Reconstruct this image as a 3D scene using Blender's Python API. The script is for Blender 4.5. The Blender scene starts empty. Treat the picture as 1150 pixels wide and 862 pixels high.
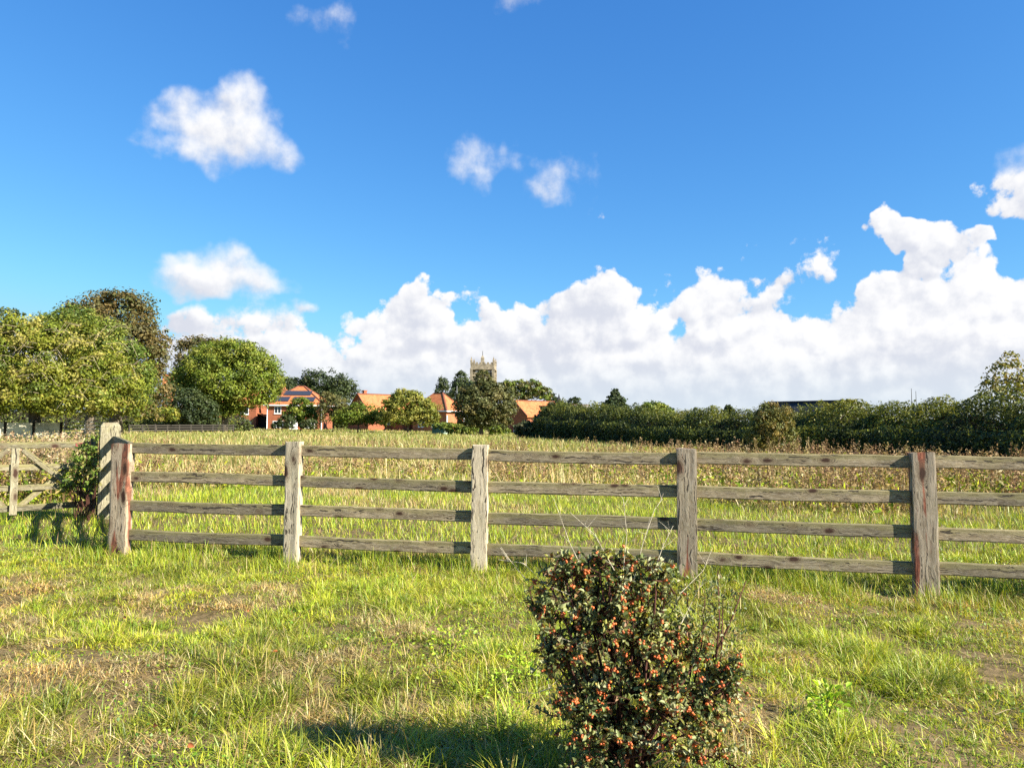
import bpy, bmesh, math, random
import numpy as np
from mathutils import Vector, Matrix

scene = bpy.context.scene
COL = scene.collection
R = math.radians
rng = np.random.default_rng(11)
random.seed(11)

# ------------------------------------------------------------------ camera
F, CX, CY, EYE = 837.0, 575.0, 431.0, 1.5
PITCH, ROLL = math.atan(40.0 / F), 0.0096
_r = Vector((1, 0, 0)); _f = Vector((0, math.cos(PITCH), math.sin(PITCH))); _u = Vector((0, -math.sin(PITCH), math.cos(PITCH)))
_r2 = _r * math.cos(ROLL) + _u * math.sin(ROLL)
_u2 = -_r * math.sin(ROLL) + _u * math.cos(ROLL)
cam = bpy.data.cameras.new('camera'); camo = bpy.data.objects.new('camera', cam); COL.objects.link(camo)
camo.matrix_world = Matrix(((_r2.x, _u2.x, -_f.x, 0), (_r2.y, _u2.y, -_f.y, 0), (_r2.z, _u2.z, -_f.z, EYE), (0, 0, 0, 1)))
cam.sensor_width = 36.0; cam.lens = 36.0 * F / 1150.0
cam.clip_start = 0.05; cam.clip_end = 6000
scene.camera = camo


def ray(px, py):
    return _r2 * ((px - CX) / F) + _u2 * ((CY - py) / F) + _f


def pix(px, py, depth):
    d = ray(px, py)
    return Vector((0, 0, EYE)) + d * (depth / d.y)


# ------------------------------------------------------------------ light and exposure
SUN_EL, SUN_AZ = R(33), R(117)            # azimuth clockwise from +Y
EXPOSURE = 1.6
SUN_STRENGTH = 5.0
scene.view_settings.view_transform = 'Standard'
scene.view_settings.look = 'None'
scene.view_settings.exposure = EXPOSURE
scene.view_settings.gamma = 1.0
scene.view_settings.use_curve_mapping = False
scene.cycles.use_denoising = False
scene.cycles.max_bounces = 6
scene.cycles.diffuse_bounces = 3
scene.cycles.glossy_bounces = 2
scene.cycles.transmission_bounces = 4
scene.cycles.transparent_max_bounces = 4

to_sun = Vector((math.sin(SUN_AZ) * math.cos(SUN_EL), math.cos(SUN_AZ) * math.cos(SUN_EL), math.sin(SUN_EL)))
sl = bpy.data.lights.new('sun', 'SUN'); sl.energy = SUN_STRENGTH; sl.angle = R(0.5); sl.color = (1.0, 0.94, 0.83)
so = bpy.data.objects.new('sun', sl); COL.objects.link(so)
so.rotation_euler = to_sun.to_track_quat('Z', 'Y').to_euler(); so.location = (20, -10, 30)

world = bpy.data.worlds.new('World'); scene.world = world; world.use_nodes = True


class G:
    """short hand for building node trees"""
    def __init__(s, tree):
        s.t = tree; s.n = tree.nodes; s.l = tree.links

    def put(s, sock, v):
        if hasattr(v, 'is_output'):
            s.l.new(v, sock)
        elif isinstance(v, (tuple, list)) and len(v) == 3 and len(sock.default_value) == 4:
            sock.default_value = (*v, 1)
        else:
            sock.default_value = v

    def m(s, op, a, b=None, c=None, clamp=False):
        x = s.n.new('ShaderNodeMath'); x.operation = op; x.use_clamp = clamp
        for i, v in enumerate((a, b, c)):
            if v is not None: s.put(x.inputs[i], v)
        return x.outputs[0]

    def v(s, op, a, b=None, scale=None):
        x = s.n.new('ShaderNodeVectorMath'); x.operation = op
        s.put(x.inputs[0], a)
        if b is not None: s.put(x.inputs[1], b)
        if scale is not None: s.put(x.inputs['Scale'], scale)
        return x.outputs['Value'] if op in ('DOT_PRODUCT', 'LENGTH', 'DISTANCE') else x.outputs[0]

    def sep(s, a):
        x = s.n.new('ShaderNodeSeparateXYZ'); s.put(x.inputs[0], a); return x.outputs

    def comb(s, a, b, c):
        x = s.n.new('ShaderNodeCombineXYZ')
        for i, q in enumerate((a, b, c)): s.put(x.inputs[i], q)
        return x.outputs[0]

    def mix(s, f, a, b, mode='MIX'):
        x = s.n.new('ShaderNodeMix'); x.data_type = 'RGBA'; x.blend_type = mode
        s.put(x.inputs[0], f); s.put(x.inputs[6], a); s.put(x.inputs[7], b)
        return x.outputs[2]

    def rng(s, v, a, b, c=0.0, d=1.0, smooth=True):
        x = s.n.new('ShaderNodeMapRange'); x.interpolation_type = 'SMOOTHSTEP' if smooth else 'LINEAR'
        for i, q in enumerate((v, a, b, c, d)): s.put(x.inputs[i], q)
        return x.outputs[0]

    def noise(s, vec, scale, detail=4, rough=0.55, dist=0.0, out=0, dim='3D'):
        x = s.n.new('ShaderNodeTexNoise'); x.noise_dimensions = dim
        s.put(x.inputs['Vector'], vec); x.inputs['Scale'].default_value = scale
        x.inputs['Detail'].default_value = detail; x.inputs['Roughness'].default_value = rough
        x.inputs['Distortion'].default_value = dist
        return x.outputs[out]

    def voro(s, vec, scale, feature='F1', detail=0, out=0, rand=1.0, dim='3D'):
        x = s.n.new('ShaderNodeTexVoronoi'); x.feature = feature; x.voronoi_dimensions = dim
        s.put(x.inputs['Vector'], vec); x.inputs['Scale'].default_value = scale
        x.inputs['Randomness'].default_value = rand
        if 'Detail' in x.inputs: x.inputs['Detail'].default_value = detail
        return x.outputs[out]

    def ramp(s, f, stops):
        x = s.n.new('ShaderNodeValToRGB'); e = x.color_ramp.elements
        while len(e) < len(stops): e.new(0.5)
        for q, (p, c) in zip(e, stops): q.position = p; q.color = (*c, 1)
        s.put(x.inputs[0], f)
        return x.outputs[0]

    def coord(s, which='Object'):
        return s.n.new('ShaderNodeTexCoord').outputs[which]

    def attr(s, name, out='Color', kind='GEOMETRY'):
        x = s.n.new('ShaderNodeAttribute'); x.attribute_name = name; x.attribute_type = kind
        return x.outputs[out]


# ---- sky: graded Nishita plus cumulus drawn by noise in direction space
def angles(px, py):
    d = ray(px, py).normalized()
    return math.atan2(d.x, d.y), math.atan2(d.z, math.hypot(d.x, d.y))


# (px, py, rx, ry, strength): where the clouds stand, radii in photo pixels
CLOUDS = [
    # soft upper clouds
    (250, 146, 68, 40, .98), (300, 164, 36, 30, .7), (205, 164, 42, 18, .75), (268, 122, 34, 26, .85),
    (374, 25, 32, 18, .34), (588, -2, 34, 14, .26),
    (545, 180, 36, 28, .52), (525, 190, 26, 14, .5), (618, 200, 34, 26, .42), (640, 176, 34, 18, .26), (655, 200, 24, 30, .2),
    (1145, 200, 40, 30, .45), (886, 302, 24, 10, .03),
    # left middle
    (250, 314, 80, 22, 1.0), (248, 298, 42, 24, .85), (300, 322, 34, 12, .7),
    (225, 358, 36, 20, .42), (290, 355, 44, 22, .45), (345, 346, 14, 12, .4), (544, 344, 20, 17, .5),
    # low bank
    (215, 400, 60, 28, .5), (290, 392, 66, 28, .55), (350, 405, 70, 30, .7), (415, 388, 50, 26, .36), (400, 415, 70, 30, .8),
    (480, 352, 46, 28, .8), (470, 385, 70, 40, .85), (455, 420, 110, 34, .9), (560, 385, 70, 40, .8),
    (620, 352, 30, 24, .6), (610, 380, 56, 36, .8), (670, 345, 46, 36, .9), (700, 370, 60, 36, .9), (640, 400, 110, 44, 1.),
    (725, 415, 56, 30, .45), (700, 430, 160, 36, 1.), (560, 430, 140, 32, .9),
    (800, 336, 58, 30, .7), (850, 345, 44, 22, .55), (805, 385, 50, 30, .6), (860, 385, 70, 40, .9), (840, 420, 130, 40, 1.),
    (930, 378, 52, 30, .8), (980, 352, 46, 34, .95), (1000, 390, 90, 50, 1.), (1085, 332, 42, 38, .85), (1045, 345, 50, 36, .9), (1130, 352, 46, 30, .9),
    (1090, 390, 110, 54, 1.), (1180, 380, 80, 60, 1.), (1000, 430, 170, 32, .9),
    (990, 250, 23, 19, .6), (1030, 266, 36, 18, .6), (1068, 280, 34, 14, .55), (1105, 270, 14, 10, .45), (1036, 298, 24, 18, .5),
    (300, 452, 140, 34, .8), (560, 456, 160, 34, .9), (800, 460, 180, 32, .8), (1050, 460, 180, 30, .8), (900, 415, 60, 24, .9), (960, 405, 50, 30, 1.), (520, 410, 46, 24, .9), (590, 400, 44, 26, .9), (665, 415, 60, 22, 1.),
    (1240, 400, 120, 60, 1.), (1400, 380, 120, 70, .9), (60, 420, 90, 30, .7), (-120, 400, 120, 50, .8), (-350, 380, 140, 60, .8),
]

CLOUDS = [(a, b, c, d, e * (.80 if 325 < b < 402 and a < 960 else 1.0)) for a, b, c, d, e in CLOUDS]
wt = world.node_tree; g = G(wt)
bg = wt.nodes['Background']
tc = g.coord('Generated')
sx, sy, sz = g.sep(tc)
hyp = g.m('SQRT', g.m('ADD', g.m('MULTIPLY', sx, sx), g.m('MULTIPLY', sy, sy)))
U = g.m('ARCTAN2', sx, sy); V = g.m('ARCTAN2', sz, hyp)
P = g.comb(U, V, 0.0)


wn = g.v('SUBTRACT', g.noise(P, 15.0, 3, .5, out=1, dim='2D'), (.5, .5, .5))
Pw = g.v('ADD', P, g.v('SCALE', wn, scale=0.06))
acc = (0.0, 1e-6, 0.0)
for px, py, rx, ry, st in CLOUDS:
    a, e = angles(px, py)
    k = 1.0 / F
    d = g.v('MULTIPLY', g.v('SUBTRACT', Pw, (a, e, 0)), (1 / (rx * k * 1.12 * math.cos(a)), 1 / (ry * k * 1.12), 0))
    w = g.m('EXPONENT', g.m('MULTIPLY_ADD', g.v('DOT_PRODUCT', d, d), -st * 13.0, st * 13.0))
    li = g.v('DOT_PRODUCT', d, (.42, .80, 0))
    acc = g.v('ADD', acc, g.v('SCALE', g.comb(li, 1.0, 0.0), scale=w))
num, den, _z = g.sep(acc)
lump = g.m('DIVIDE', num, den)
acc = g.m('MULTIPLY_ADD', g.m('LOGARITHM', den, math.e), 1 / 13.0, -.03)


soft = g.m('MAXIMUM', g.rng(V, .266, .29), g.m('MULTIPLY', g.rng(V, .11, .17), g.rng(U, -.28, -.16, 1, 0)))


def billow(P):
    n1 = g.noise(P, 19.0, 8, 0.60, dim='2D')
    Pd = g.v('ADD', P, g.v('SCALE', g.v('SUBTRACT', g.noise(P, 55.0, 3, .6, out=1, dim='2D'), (.5, .5, .5)), scale=.022))
    n2 = g.voro(Pd, 19.0, 'F1', 0, dim='2D')
    n3 = g.voro(Pd, 42.0, 'F1', 0, dim='2D')
    h = g.m('MULTIPLY', g.m('SUBTRACT', n1, .5), 1.05)
    h = g.m('MULTIPLY_ADD', g.m('SUBTRACT', .40, n2), .34, h)
    return g.m('MULTIPLY_ADD', g.m('SUBTRACT', .40, n3), g.m('MULTIPLY_ADD', soft, -.22, .34), h)


b0 = billow(P); b1 = billow(g.v('ADD', P, (0.009, 0.013, 0)))
D0 = g.m('ADD', g.m('MULTIPLY', acc, 1.0), b0)
alpha = g.rng(D0, 0.0, g.m('MULTIPLY_ADD', soft, .75, .20))
relief = g.m('SUBTRACT', b0, b1)
lowf = g.noise(g.comb(U, g.m('MULTIPLY', V, 2.2), 3.0), 6.5, 4, .5, dim='2D')
lit = g.m('MULTIPLY_ADD', relief, 1.0, g.m('MULTIPLY_ADD', lowf, .9, -.06))
lit = g.m('MULTIPLY_ADD', g.m('MAXIMUM', g.m('MINIMUM', lump, 1.2), -1.2), .46, lit)
lit = g.m('ADD', lit, g.rng(V, .03, .22, -.06, .12))
lit = g.rng(lit, -0.05, 0.80)
ccol = g.mix(lit, (4.75, 4.95, 5.55), (6.75, 6.75, 6.8))
ccol = g.mix(g.rng(V, .0, .10, .75, 0), ccol, (4.5, 5.25, 5.9))
sky = wt.nodes.new('ShaderNodeTexSky'); sky.sky_type = 'NISHITA'; sky.sun_disc = False
sky.sun_elevation = SUN_EL; sky.sun_rotation = SUN_AZ; sky.air_density = 1.0; sky.dust_density = 0.3; sky.ozone_density = 2.0
cr, cg_, cb = g.sep(sky.outputs[0])
gr = g.m('SMOOTH_MIN', g.m('MULTIPLY', g.m('POWER', cr, 1.15), .43), 4.2, 1.0)
gg = g.m('SMOOTH_MIN', g.m('MULTIPLY', g.m('POWER', cg_, .9), 1.07), 5.2, 1.0)
gb = g.m('SMOOTH_MIN', g.m('MULTIPLY', g.m('POWER', cb, .62), 2.38), 6.9, 1.2)
skyc = g.comb(gr, gg, gb)
skyc = g.mix(g.rng(V, -0.04, 0.0), (1.2, 1.1, .7), skyc)
wt.links.new(skyc, bg.inputs[0]); bg.inputs[1].default_value = 0.05
bg2 = wt.nodes.new('ShaderNodeBackground'); bg2.inputs[1].default_value = 0.05
wt.links.new(ccol, bg2.inputs[0])
# the clouds stand in one quarter of the sky
sector = g.m('MULTIPLY', g.m('MULTIPLY', g.m('LESS_THAN', g.m('ABSOLUTE', U), 1.0), g.m('LESS_THAN', V, .62)), g.m('GREATER_THAN', V, -.01))
mxa = wt.nodes.new('ShaderNodeMixShader'); wt.links.new(alpha, mxa.inputs[0])
wt.links.new(bg.outputs[0], mxa.inputs[1]); wt.links.new(bg2.outputs[0], mxa.inputs[2])
mxs = wt.nodes.new('ShaderNodeMixShader'); wt.links.new(sector, mxs.inputs[0])
wt.links.new(bg.outputs[0], mxs.inputs[1]); wt.links.new(mxa.outputs[0], mxs.inputs[2])
wt.links.new(mxs.outputs[0], wt.nodes['World Output'].inputs[0])


# ------------------------------------------------------------------ helpers
def vnoise(x, y, seed=0):
    x = np.asarray(x, float); y = np.asarray(y, float)
    xi = np.floor(x); yi = np.floor(y); fx = x - xi; fy = y - yi
    fx = fx * fx * (3 - 2 * fx); fy = fy * fy * (3 - 2 * fy)

    def h(a, b):
        s = np.sin(a * 127.1 + b * 311.7 + seed * 74.7) * 43758.5453
        return s - np.floor(s)
    return (h(xi, yi) * (1 - fx) + h(xi + 1, yi) * fx) * (1 - fy) + (h(xi, yi + 1) * (1 - fx) + h(xi + 1, yi + 1) * fx) * fy


def fbm(x, y, seed=0, o=3):
    s = 0; a = .5; t = 0
    for i in range(o):
        s = s + a * vnoise(x * 2 ** i, y * 2 ** i, seed + i * 13); t += a; a *= .55
    return s / t


def sstep(a, b, x):
    t = np.clip((np.asarray(x, float) - a) / (b - a), 0, 1)
    return t * t * (3 - 2 * t)


def ground(x, y):
    x = np.asarray(x, float); y = np.asarray(y, float)
    near = np.exp(-((y - 4) / 12) ** 2)
    return ((fbm(x * 1.5, y * 1.5, 3) - .5) * .18 + (vnoise(x * 5.5, y * 5.5, 33) - .5) * .035) * near + (fbm(x * .07, y * .07, 8) - .5) * .2 * sstep(14, 40, y) - .75 * sstep(45, 125, y)


def gz(x, y):
    return float(ground(x, y))


def tag(o, label=None, cat=None, group=None, kind=None):
    if label: o['label'] = label
    if cat: o['category'] = cat
    if group: o['group'] = group
    if kind: o['kind'] = kind
    return o


def empty(name, loc, rz=0, label=None, cat=None, group=None):
    o = bpy.data.objects.new(name, None); COL.objects.link(o)
    o.location = loc; o.rotation_euler = (0, 0, rz); o.empty_display_size = .2
    return tag(o, label, cat, group)


def mesh_np(name, verts, faces_list, cols=None, mat=None, parent=None, smooth=False, loc=None):
    """verts (N,3); faces_list = list of int arrays (M,k)"""
    me = bpy.data.meshes.new(name)
    verts = np.asarray(verts, np.float32).reshape(-1, 3)
    me.vertices.add(len(verts)); me.vertices.foreach_set('co', verts.ravel())
    flat = np.concatenate([np.asarray(f, np.int32).ravel() for f in faces_list])
    sizes = np.concatenate([np.full(len(f), f.shape[1], np.int32) for f in faces_list])
    me.loops.add(len(flat)); me.loops.foreach_set('vertex_index', flat)
    me.polygons.add(len(sizes))
    me.polygons.foreach_set('loop_start', np.concatenate([[0], np.cumsum(sizes)[:-1]]).astype(np.int32))
    me.polygons.foreach_set('loop_total', sizes)
    if smooth: me.polygons.foreach_set('use_smooth', np.ones(len(sizes), bool))
    if cols is not None:
        a = me.color_attributes.new('Col', 'FLOAT_COLOR', 'POINT')
        c = np.ones((len(verts), 4), np.float32); c[:, :3] = cols
        a.data.foreach_set('color', c.ravel())
    me.update(calc_edges=True)
    o = bpy.data.objects.new(name, me); COL.objects.link(o)
    if mat: me.materials.append(mat)
    if parent: o.parent = parent
    if loc is not None: o.location = loc
    return o


class MB:
    """collects boxes, tubes, prisms into one mesh"""
    def __init__(s):
        s.v = []; s.f = []

    def add(s, vs, fs):
        b = len(s.v); s.v += [tuple(v) for v in vs]; s.f += [tuple(i + b for i in f) for f in fs]; return s

    def box(s, x0, x1, y0, y1, z0, z1):
        vs = [(x, y, z) for z in (z0, z1) for y in (y0, y1) for x in (x0, x1)]
        return s.add(vs, [(0, 2, 3, 1), (4, 5, 7, 6), (0, 1, 5, 4), (2, 6, 7, 3), (0, 4, 6, 2), (1, 3, 7, 5)])

    def bar(s, p, q, w, h, up=(0, 0, 1)):
        p = Vector(p); q = Vector(q); d = (q - p).normalized(); a = d.cross(Vector(up)).normalized() * (w / 2); b = a.cross(d).normalized() * (h / 2)
        vs = [c + i * a + j * b for c in (p, q) for i, j in ((-1, -1), (1, -1), (1, 1), (-1, 1))]
        return s.add(vs, [(0, 1, 2, 3), (7, 6, 5, 4), (0, 4, 5, 1), (1, 5, 6, 2), (2, 6, 7, 3), (3, 7, 4, 0)])

    def tube(s, pts, rad, n=7, cap=True):
        pts = [Vector(p) for p in pts]; b = len(s.v)
        ref = Vector((.31, .22, .92))
        for i, p in enumerate(pts):
            d = (pts[min(i + 1, len(pts) - 1)] - pts[max(i - 1, 0)]).normalized()
            a = d.cross(ref)
            if a.length < .05: a = d.cross(Vector((1, 0, 0)))
            a.normalize(); c = d.cross(a)
            for k in range(n):
                t = 2 * math.pi * k / n
                s.v.append(tuple(p + (a * math.cos(t) + c * math.sin(t)) * rad[i]))
        for i in range(len(pts) - 1):
            for k in range(n):
                s.f.append((b + i * n + k, b + i * n + (k + 1) % n, b + (i + 1) * n + (k + 1) % n, b + (i + 1) * n + k))
        if cap:
            s.f.append(tuple(b + k for k in reversed(range(n)))); s.f.append(tuple(b + (len(pts) - 1) * n + k for k in range(n)))
        return s

    def poly(s, vs):
        return s.add(vs, [tuple(range(len(vs)))])

    def prism(s, poly, off):
        """closed polygon extruded by vector off"""
        n = len(poly); off = Vector(off); vs = [Vector(p) for p in poly]; vs += [v + off for v in vs]
        fs = [tuple(reversed(range(n))), tuple(range(n, 2 * n))] + [(i, (i + 1) % n, (i + 1) % n + n, i + n) for i in range(n)]
        return s.add(vs, fs)

    def build(s, name, mat, parent=None, smooth=False, bevel=0, loc=None):
        me = bpy.data.meshes.new(name); me.from_pydata(s.v, [], s.f)
        bm = bmesh.new(); bm.from_mesh(me); bmesh.ops.recalc_face_normals(bm, faces=bm.faces)
        if bevel: bmesh.ops.bevel(bm, geom=list(bm.edges), offset=bevel, segments=2, affect='EDGES', profile=.6)
        bm.to_mesh(me); bm.free()
        if smooth: me.polygons.foreach_set('use_smooth', [True] * len(me.polygons))
        me.materials.append(mat); me.update()
        o = bpy.data.objects.new(name, me); COL.objects.link(o)
        if parent: o.parent = parent
        if loc is not None: o.location = loc
        return o


def principled(name, rough=.8, spec=.2):
    m = bpy.data.materials.new(name); m.use_nodes = True
    b = m.node_tree.nodes['Principled BSDF']
    b.inputs['Roughness'].default_value = rough; b.inputs['Specular IOR Level'].default_value = spec
    return m, G(m.node_tree), b


def bump(g, b, h, strength=.5, dist=.01):
    x = g.n.new('ShaderNodeBump'); x.inputs['Strength'].default_value = strength; x.inputs['Distance'].default_value = dist
    g.put(x.inputs['Height'], h); g.l.new(x.outputs[0], b.inputs['Normal'])


# ------------------------------------------------------------------ materials
def foliage_mat(name, trans=.35, rough=.5, spec=.25, tint=(1.25, 1.15, .5)):
    m, g, b = principled(name, rough, spec)
    c = g.attr('Col')
    g.l.new(c, b.inputs['Base Color'])
    t = g.n.new('ShaderNodeBsdfTranslucent')
    g.put(t.inputs[0], g.mix(1.0, c, tint, 'MULTIPLY'))
    mx = g.n.new('ShaderNodeMixShader'); mx.inputs[0].default_value = trans
    g.l.new(b.outputs[0], mx.inputs[1]); g.l.new(t.outputs[0], mx.inputs[2])
    g.l.new(mx.outputs[0], m.node_tree.nodes['Material Output'].inputs[0])
    return m


M_GRASS = foliage_mat('grass_blade', .28, .48, .35)
M_LEAF = foliage_mat('tree_leaf', .28, .55, .25)
M_BUSH = foliage_mat('bush_leaf', .28, .5, .3, (1.2, 1.2, .5))
M_DRY = foliage_mat('dry_weed', .25, .8, .1, (1.1, 1.0, .8))


def make_ground_mat():
    m, g, b = principled('meadow_soil', .95, .1)
    p = g.coord('Object')
    n = g.noise(p, .9, 5, .6); n2 = g.noise(p, 14, 5, .65); n3 = g.noise(p, .05, 4, .55)
    near = g.ramp(g.m('MULTIPLY_ADD', n2, .7, g.m('MULTIPLY', n, .4)), [(.3, (.045, .034, .018)), (.5, (.10, .075, .032)), (.62, (.17, .12, .06)), (.8, (.27, .19, .10))])
    far = g.ramp(g.m('ADD', g.m('MULTIPLY', n3, .6), g.m('MULTIPLY', n, .4)), [(.3, (.12, .13, .03)), (.5, (.17, .16, .045)), (.7, (.24, .2, .08))])
    y = g.sep(p)[1]
    g.l.new(g.mix(g.rng(y, 9, 20), near, far), b.inputs['Base Color'])
    bump(g, b, n2, .6, .03)
    return m


def make_wood(name, axis, base, dark, green=.5, red=0.0, scale=1.0):
    m, g, b = principled(name, .85, .2)
    p = g.coord('Object')
    oi = g.n.new('ShaderNodeObjectInfo')
    p = g.v('ADD', p, g.v('SCALE', g.comb(oi.outputs['Random'], oi.outputs['Random'], oi.outputs['Random']), scale=37.0))
    st = {'x': (1.2, 16, 16), 'z': (16, 16, 1.2)}[axis]
    q = g.v('MULTIPLY', p, st)
    q = g.v('ADD', q, g.v('SCALE', g.noise(g.v('MULTIPLY', p, (3, 3, 3)), 2, 2, .5, out=1), scale=.9))
    # knots: sparse swirls that bend the grain
    kst = {'x': (3.6, 0, 7.5), 'z': (5.5, 0, 2.3)}[axis]
    kv = g.voro(g.v('ADD', g.v('MULTIPLY', p, kst), g.v('SCALE', g.noise(p, 18, 2, .5, out=1), scale=.12)), 1.0, 'F1')
    knot = g.rng(kv, .10, .20, 1, 0)
    ring = g.rng(kv, .15, .34, 1, 0)
    q = g.v('ADD', q, g.v('SCALE', g.comb(ring, ring, ring), scale=1.2))
    grain = g.noise(q, 2.2, 6, .68, .4)
    fine = g.noise(g.v('MULTIPLY', q, (2, 2, 2)), 5, 4, .7)
    crack = g.rng(g.noise(g.v('MULTIPLY', q, (.35, 1.0, 1.0) if axis == 'x' else (1, 1, .35)), 3.4, 3, .5), .585, .65, 0, 1)
    c = g.mix(g.rng(grain, .3, .7), dark, base)
    c = g.mix(g.m('MULTIPLY', g.rng(fine, .45, .75), .5), c, (.50, .45, .36))
    tone = g.m('MULTIPLY_ADD', oi.outputs['Random'], .5, .75)
    c = g.mix(1.0, c, g.comb(tone, g.m('MULTIPLY_ADD', tone, .9, .09), g.m('MULTIPLY_ADD', tone, .75, .22)), 'MULTIPLY')
    # algae
    an = g.noise(p, 3.0, 5, .65)
    if axis == 'x':
        z = g.sep(g.coord('Object'))[2]
        top = g.rng(z, -.02, .055, .0, .45)
        am = g.m('MULTIPLY', g.rng(g.m('ADD', an, top), .5, .85), green)
    else:
        am = g.m('MULTIPLY', g.rng(an, .5, .75), green)
    c = g.mix(am, c, (.20, .18, .06))
    if red > 0:
        rn = g.noise(g.v('MULTIPLY', p, (9, 9, .9)), 1.3, 4, .55)
        c = g.mix(g.m('MULTIPLY', g.rng(rn, .64 - red * .12, .69 - red * .1), .9), c, g.mix(g.rng(grain, .35, .65), (.10, .022, .012), (.27, .085, .045)))
    c = g.mix(crack, c, (.05, .04, .03))
    c = g.mix(g.m('MULTIPLY', ring, .5), c, (.12, .08, .045))
    c = g.mix(knot, c, (.045, .022, .014))
    g.l.new(c, b.inputs['Base Color'])
    bump(g, b, g.m('SUBTRACT', g.m('ADD', grain, g.m('MULTIPLY', fine, .4)), crack), .7, .006)
    return m


M_RAIL = make_wood('weathered_rail_wood', 'x', (.28, .225, .14), (.085, .063, .038), .45)
M_POST = make_wood('weathered_post_wood', 'z', (.50, .43, .31), (.28, .23, .155), .2)
M_POSTR = make_wood('red_streaked_post_wood', 'z', (.41, .33, .23), (.20, .15, .095), .12, 1.0)
M_POSTG = make_wood('lichen_post_wood', 'z', (.23, .21, .135), (.11, .10, .06), .5)
M_GATE = make_wood('gate_wood', 'x', (.19, .17, .095), (.09, .075, .042), .6)


def make_bark(name, c0, c1):
    m, g, b = principled(name, .9, .1)
    p = g.v('MULTIPLY', g.coord('Object'), (1, 1, .3))
    n = g.noise(p, 9, 5, .65)
    g.l.new(g.ramp(n, [(.3, c0), (.7, c1)]), b.inputs['Base Color'])
    bump(g, b, n, .8, .05)
    return m


M_BARK = make_bark('brown_bark', (.05, .038, .025), (.17, .14, .10))
M_TWIG = make_bark('dark_red_twig', (.03, .014, .010), (.10, .045, .03))
M_STALK = make_bark('pale_dry_stalk', (.35, .30, .20), (.55, .49, .36))


def make_brick(name, c0, c1):
    m, g, b = principled(name, .9, .15)
    t = g.n.new('ShaderNodeTexBrick'); p = g.coord('Object'); x, y, z = g.sep(p)
    g.put(t.inputs['Vector'], g.comb(g.m('ADD', x, y), z, 0.0))
    t.inputs['Scale'].default_value = 1; t.inputs['Brick Width'].default_value = .225; t.inputs['Row Height'].default_value = .075
    t.inputs['Mortar Size'].default_value = .006
    g.put(t.inputs['Color1'], c0); g.put(t.inputs['Color2'], c1); g.put(t.inputs['Mortar'], (.25, .16, .11))
    n = g.noise(p, 1.3, 4, .6)
    g.l.new(g.mix(g.rng(n, .3, .7, 0, .4), t.outputs[0], (.22, .07, .04)), b.inputs['Base Color'])
    return m


def make_tile(name, c0, c1, c2):
    m, g, b = principled(name, .85, .2)
    p = g.coord('Object'); x, y, z = g.sep(p)
    rows = g.m('FRACT', g.m('MULTIPLY', z, 5.0))
    n = g.noise(p, 1.1, 5, .65); v = g.voro(g.v('MULTIPLY', p, (4, 4, 7)), 1.0, 'F1', out=1)
    c = g.ramp(g.m('ADD', g.m('MULTIPLY', n, .6), g.m('MULTIPLY', g.sep(v)[0], .4)), [(.25, c0), (.5, c1), (.78, c2)])
    g.l.new(c, b.inputs['Base Color'])
    bump(g, b, rows, .8, .04)
    return m


M_BRICK = make_brick('orange_brick', (.34, .105, .042), (.26, .075, .032))
M_BRICKL = make_brick('pale_orange_brick', (.46, .17, .07), (.38, .13, .055))
M_TILE = make_tile('orange_roof_tile', (.28, .085, .035), (.40, .135, .05), (.46, .19, .075))
M_SLATE = make_tile('grey_roof_slate', (.13, .12, .10), (.19, .17, .14), (.24, .21, .17))
M_DARKROOF = make_tile('dark_roof_sheet', (.022, .022, .026), (.035, .035, .04), (.05, .05, .055))


def plain(name, col, rough=.5, spec=.4, var=.15, scale=6):
    m, g, b = principled(name, rough, spec)
    n = g.noise(g.coord('Object'), scale, 4, .6)
    g.l.new(g.mix(g.rng(n, .3, .7), tuple(c * (1 - var) for c in col), tuple(min(1, c * (1 + var)) for c in col)), b.inputs['Base Color'])
    return m


M_WHITE = plain('white_paint', (.78, .78, .75), .4)
M_GLASS = plain('dark_window_glass', (.02, .025, .03), .08, .6)
M_SOLAR = plain('solar_cell', (.03, .035, .05), .35, .4)
M_RIDGE = plain('dark_ridge_tile', (.16, .06, .035), .8, .2)
M_STONE = plain('church_stone', (.235, .195, .135), .9, .1, .4, 1.2)
M_STONED = plain('dark_stone_recess', (.05, .04, .035), .9, .1)
M_RENDER = plain('stained_cream_wall', (.46, .42, .30), .9, .1, .45, .9)
M_METAL = plain('galvanised_metal', (.35, .36, .34), .45, .5)
M_RED = plain('red_plate_paint', (.24, .045, .04), .5)
M_GREENBOX = plain('teal_green_paint', (.02, .075, .065), .5)
M_DARKWOOD_SHADE = plain('dark_wood_and_shade', (.022, .018, .013), .9, .05)  # dark timber, and the shade put into hedge cores and lean-to
M_BERRY = plain('orange_red_berry', (.50, .115, .03), .35, .35, .55, 22)


def make_attr_plain():
    m, g, b = principled('fallen_leaf_tint', .7, .2)
    g.l.new(g.mix(g.noise(g.coord('Object'), 60, 3), (.36, .13, .04), (.25, .06, .025)), b.inputs['Base Color'])
    return m


M_FALLEN = make_attr_plain()

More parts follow.
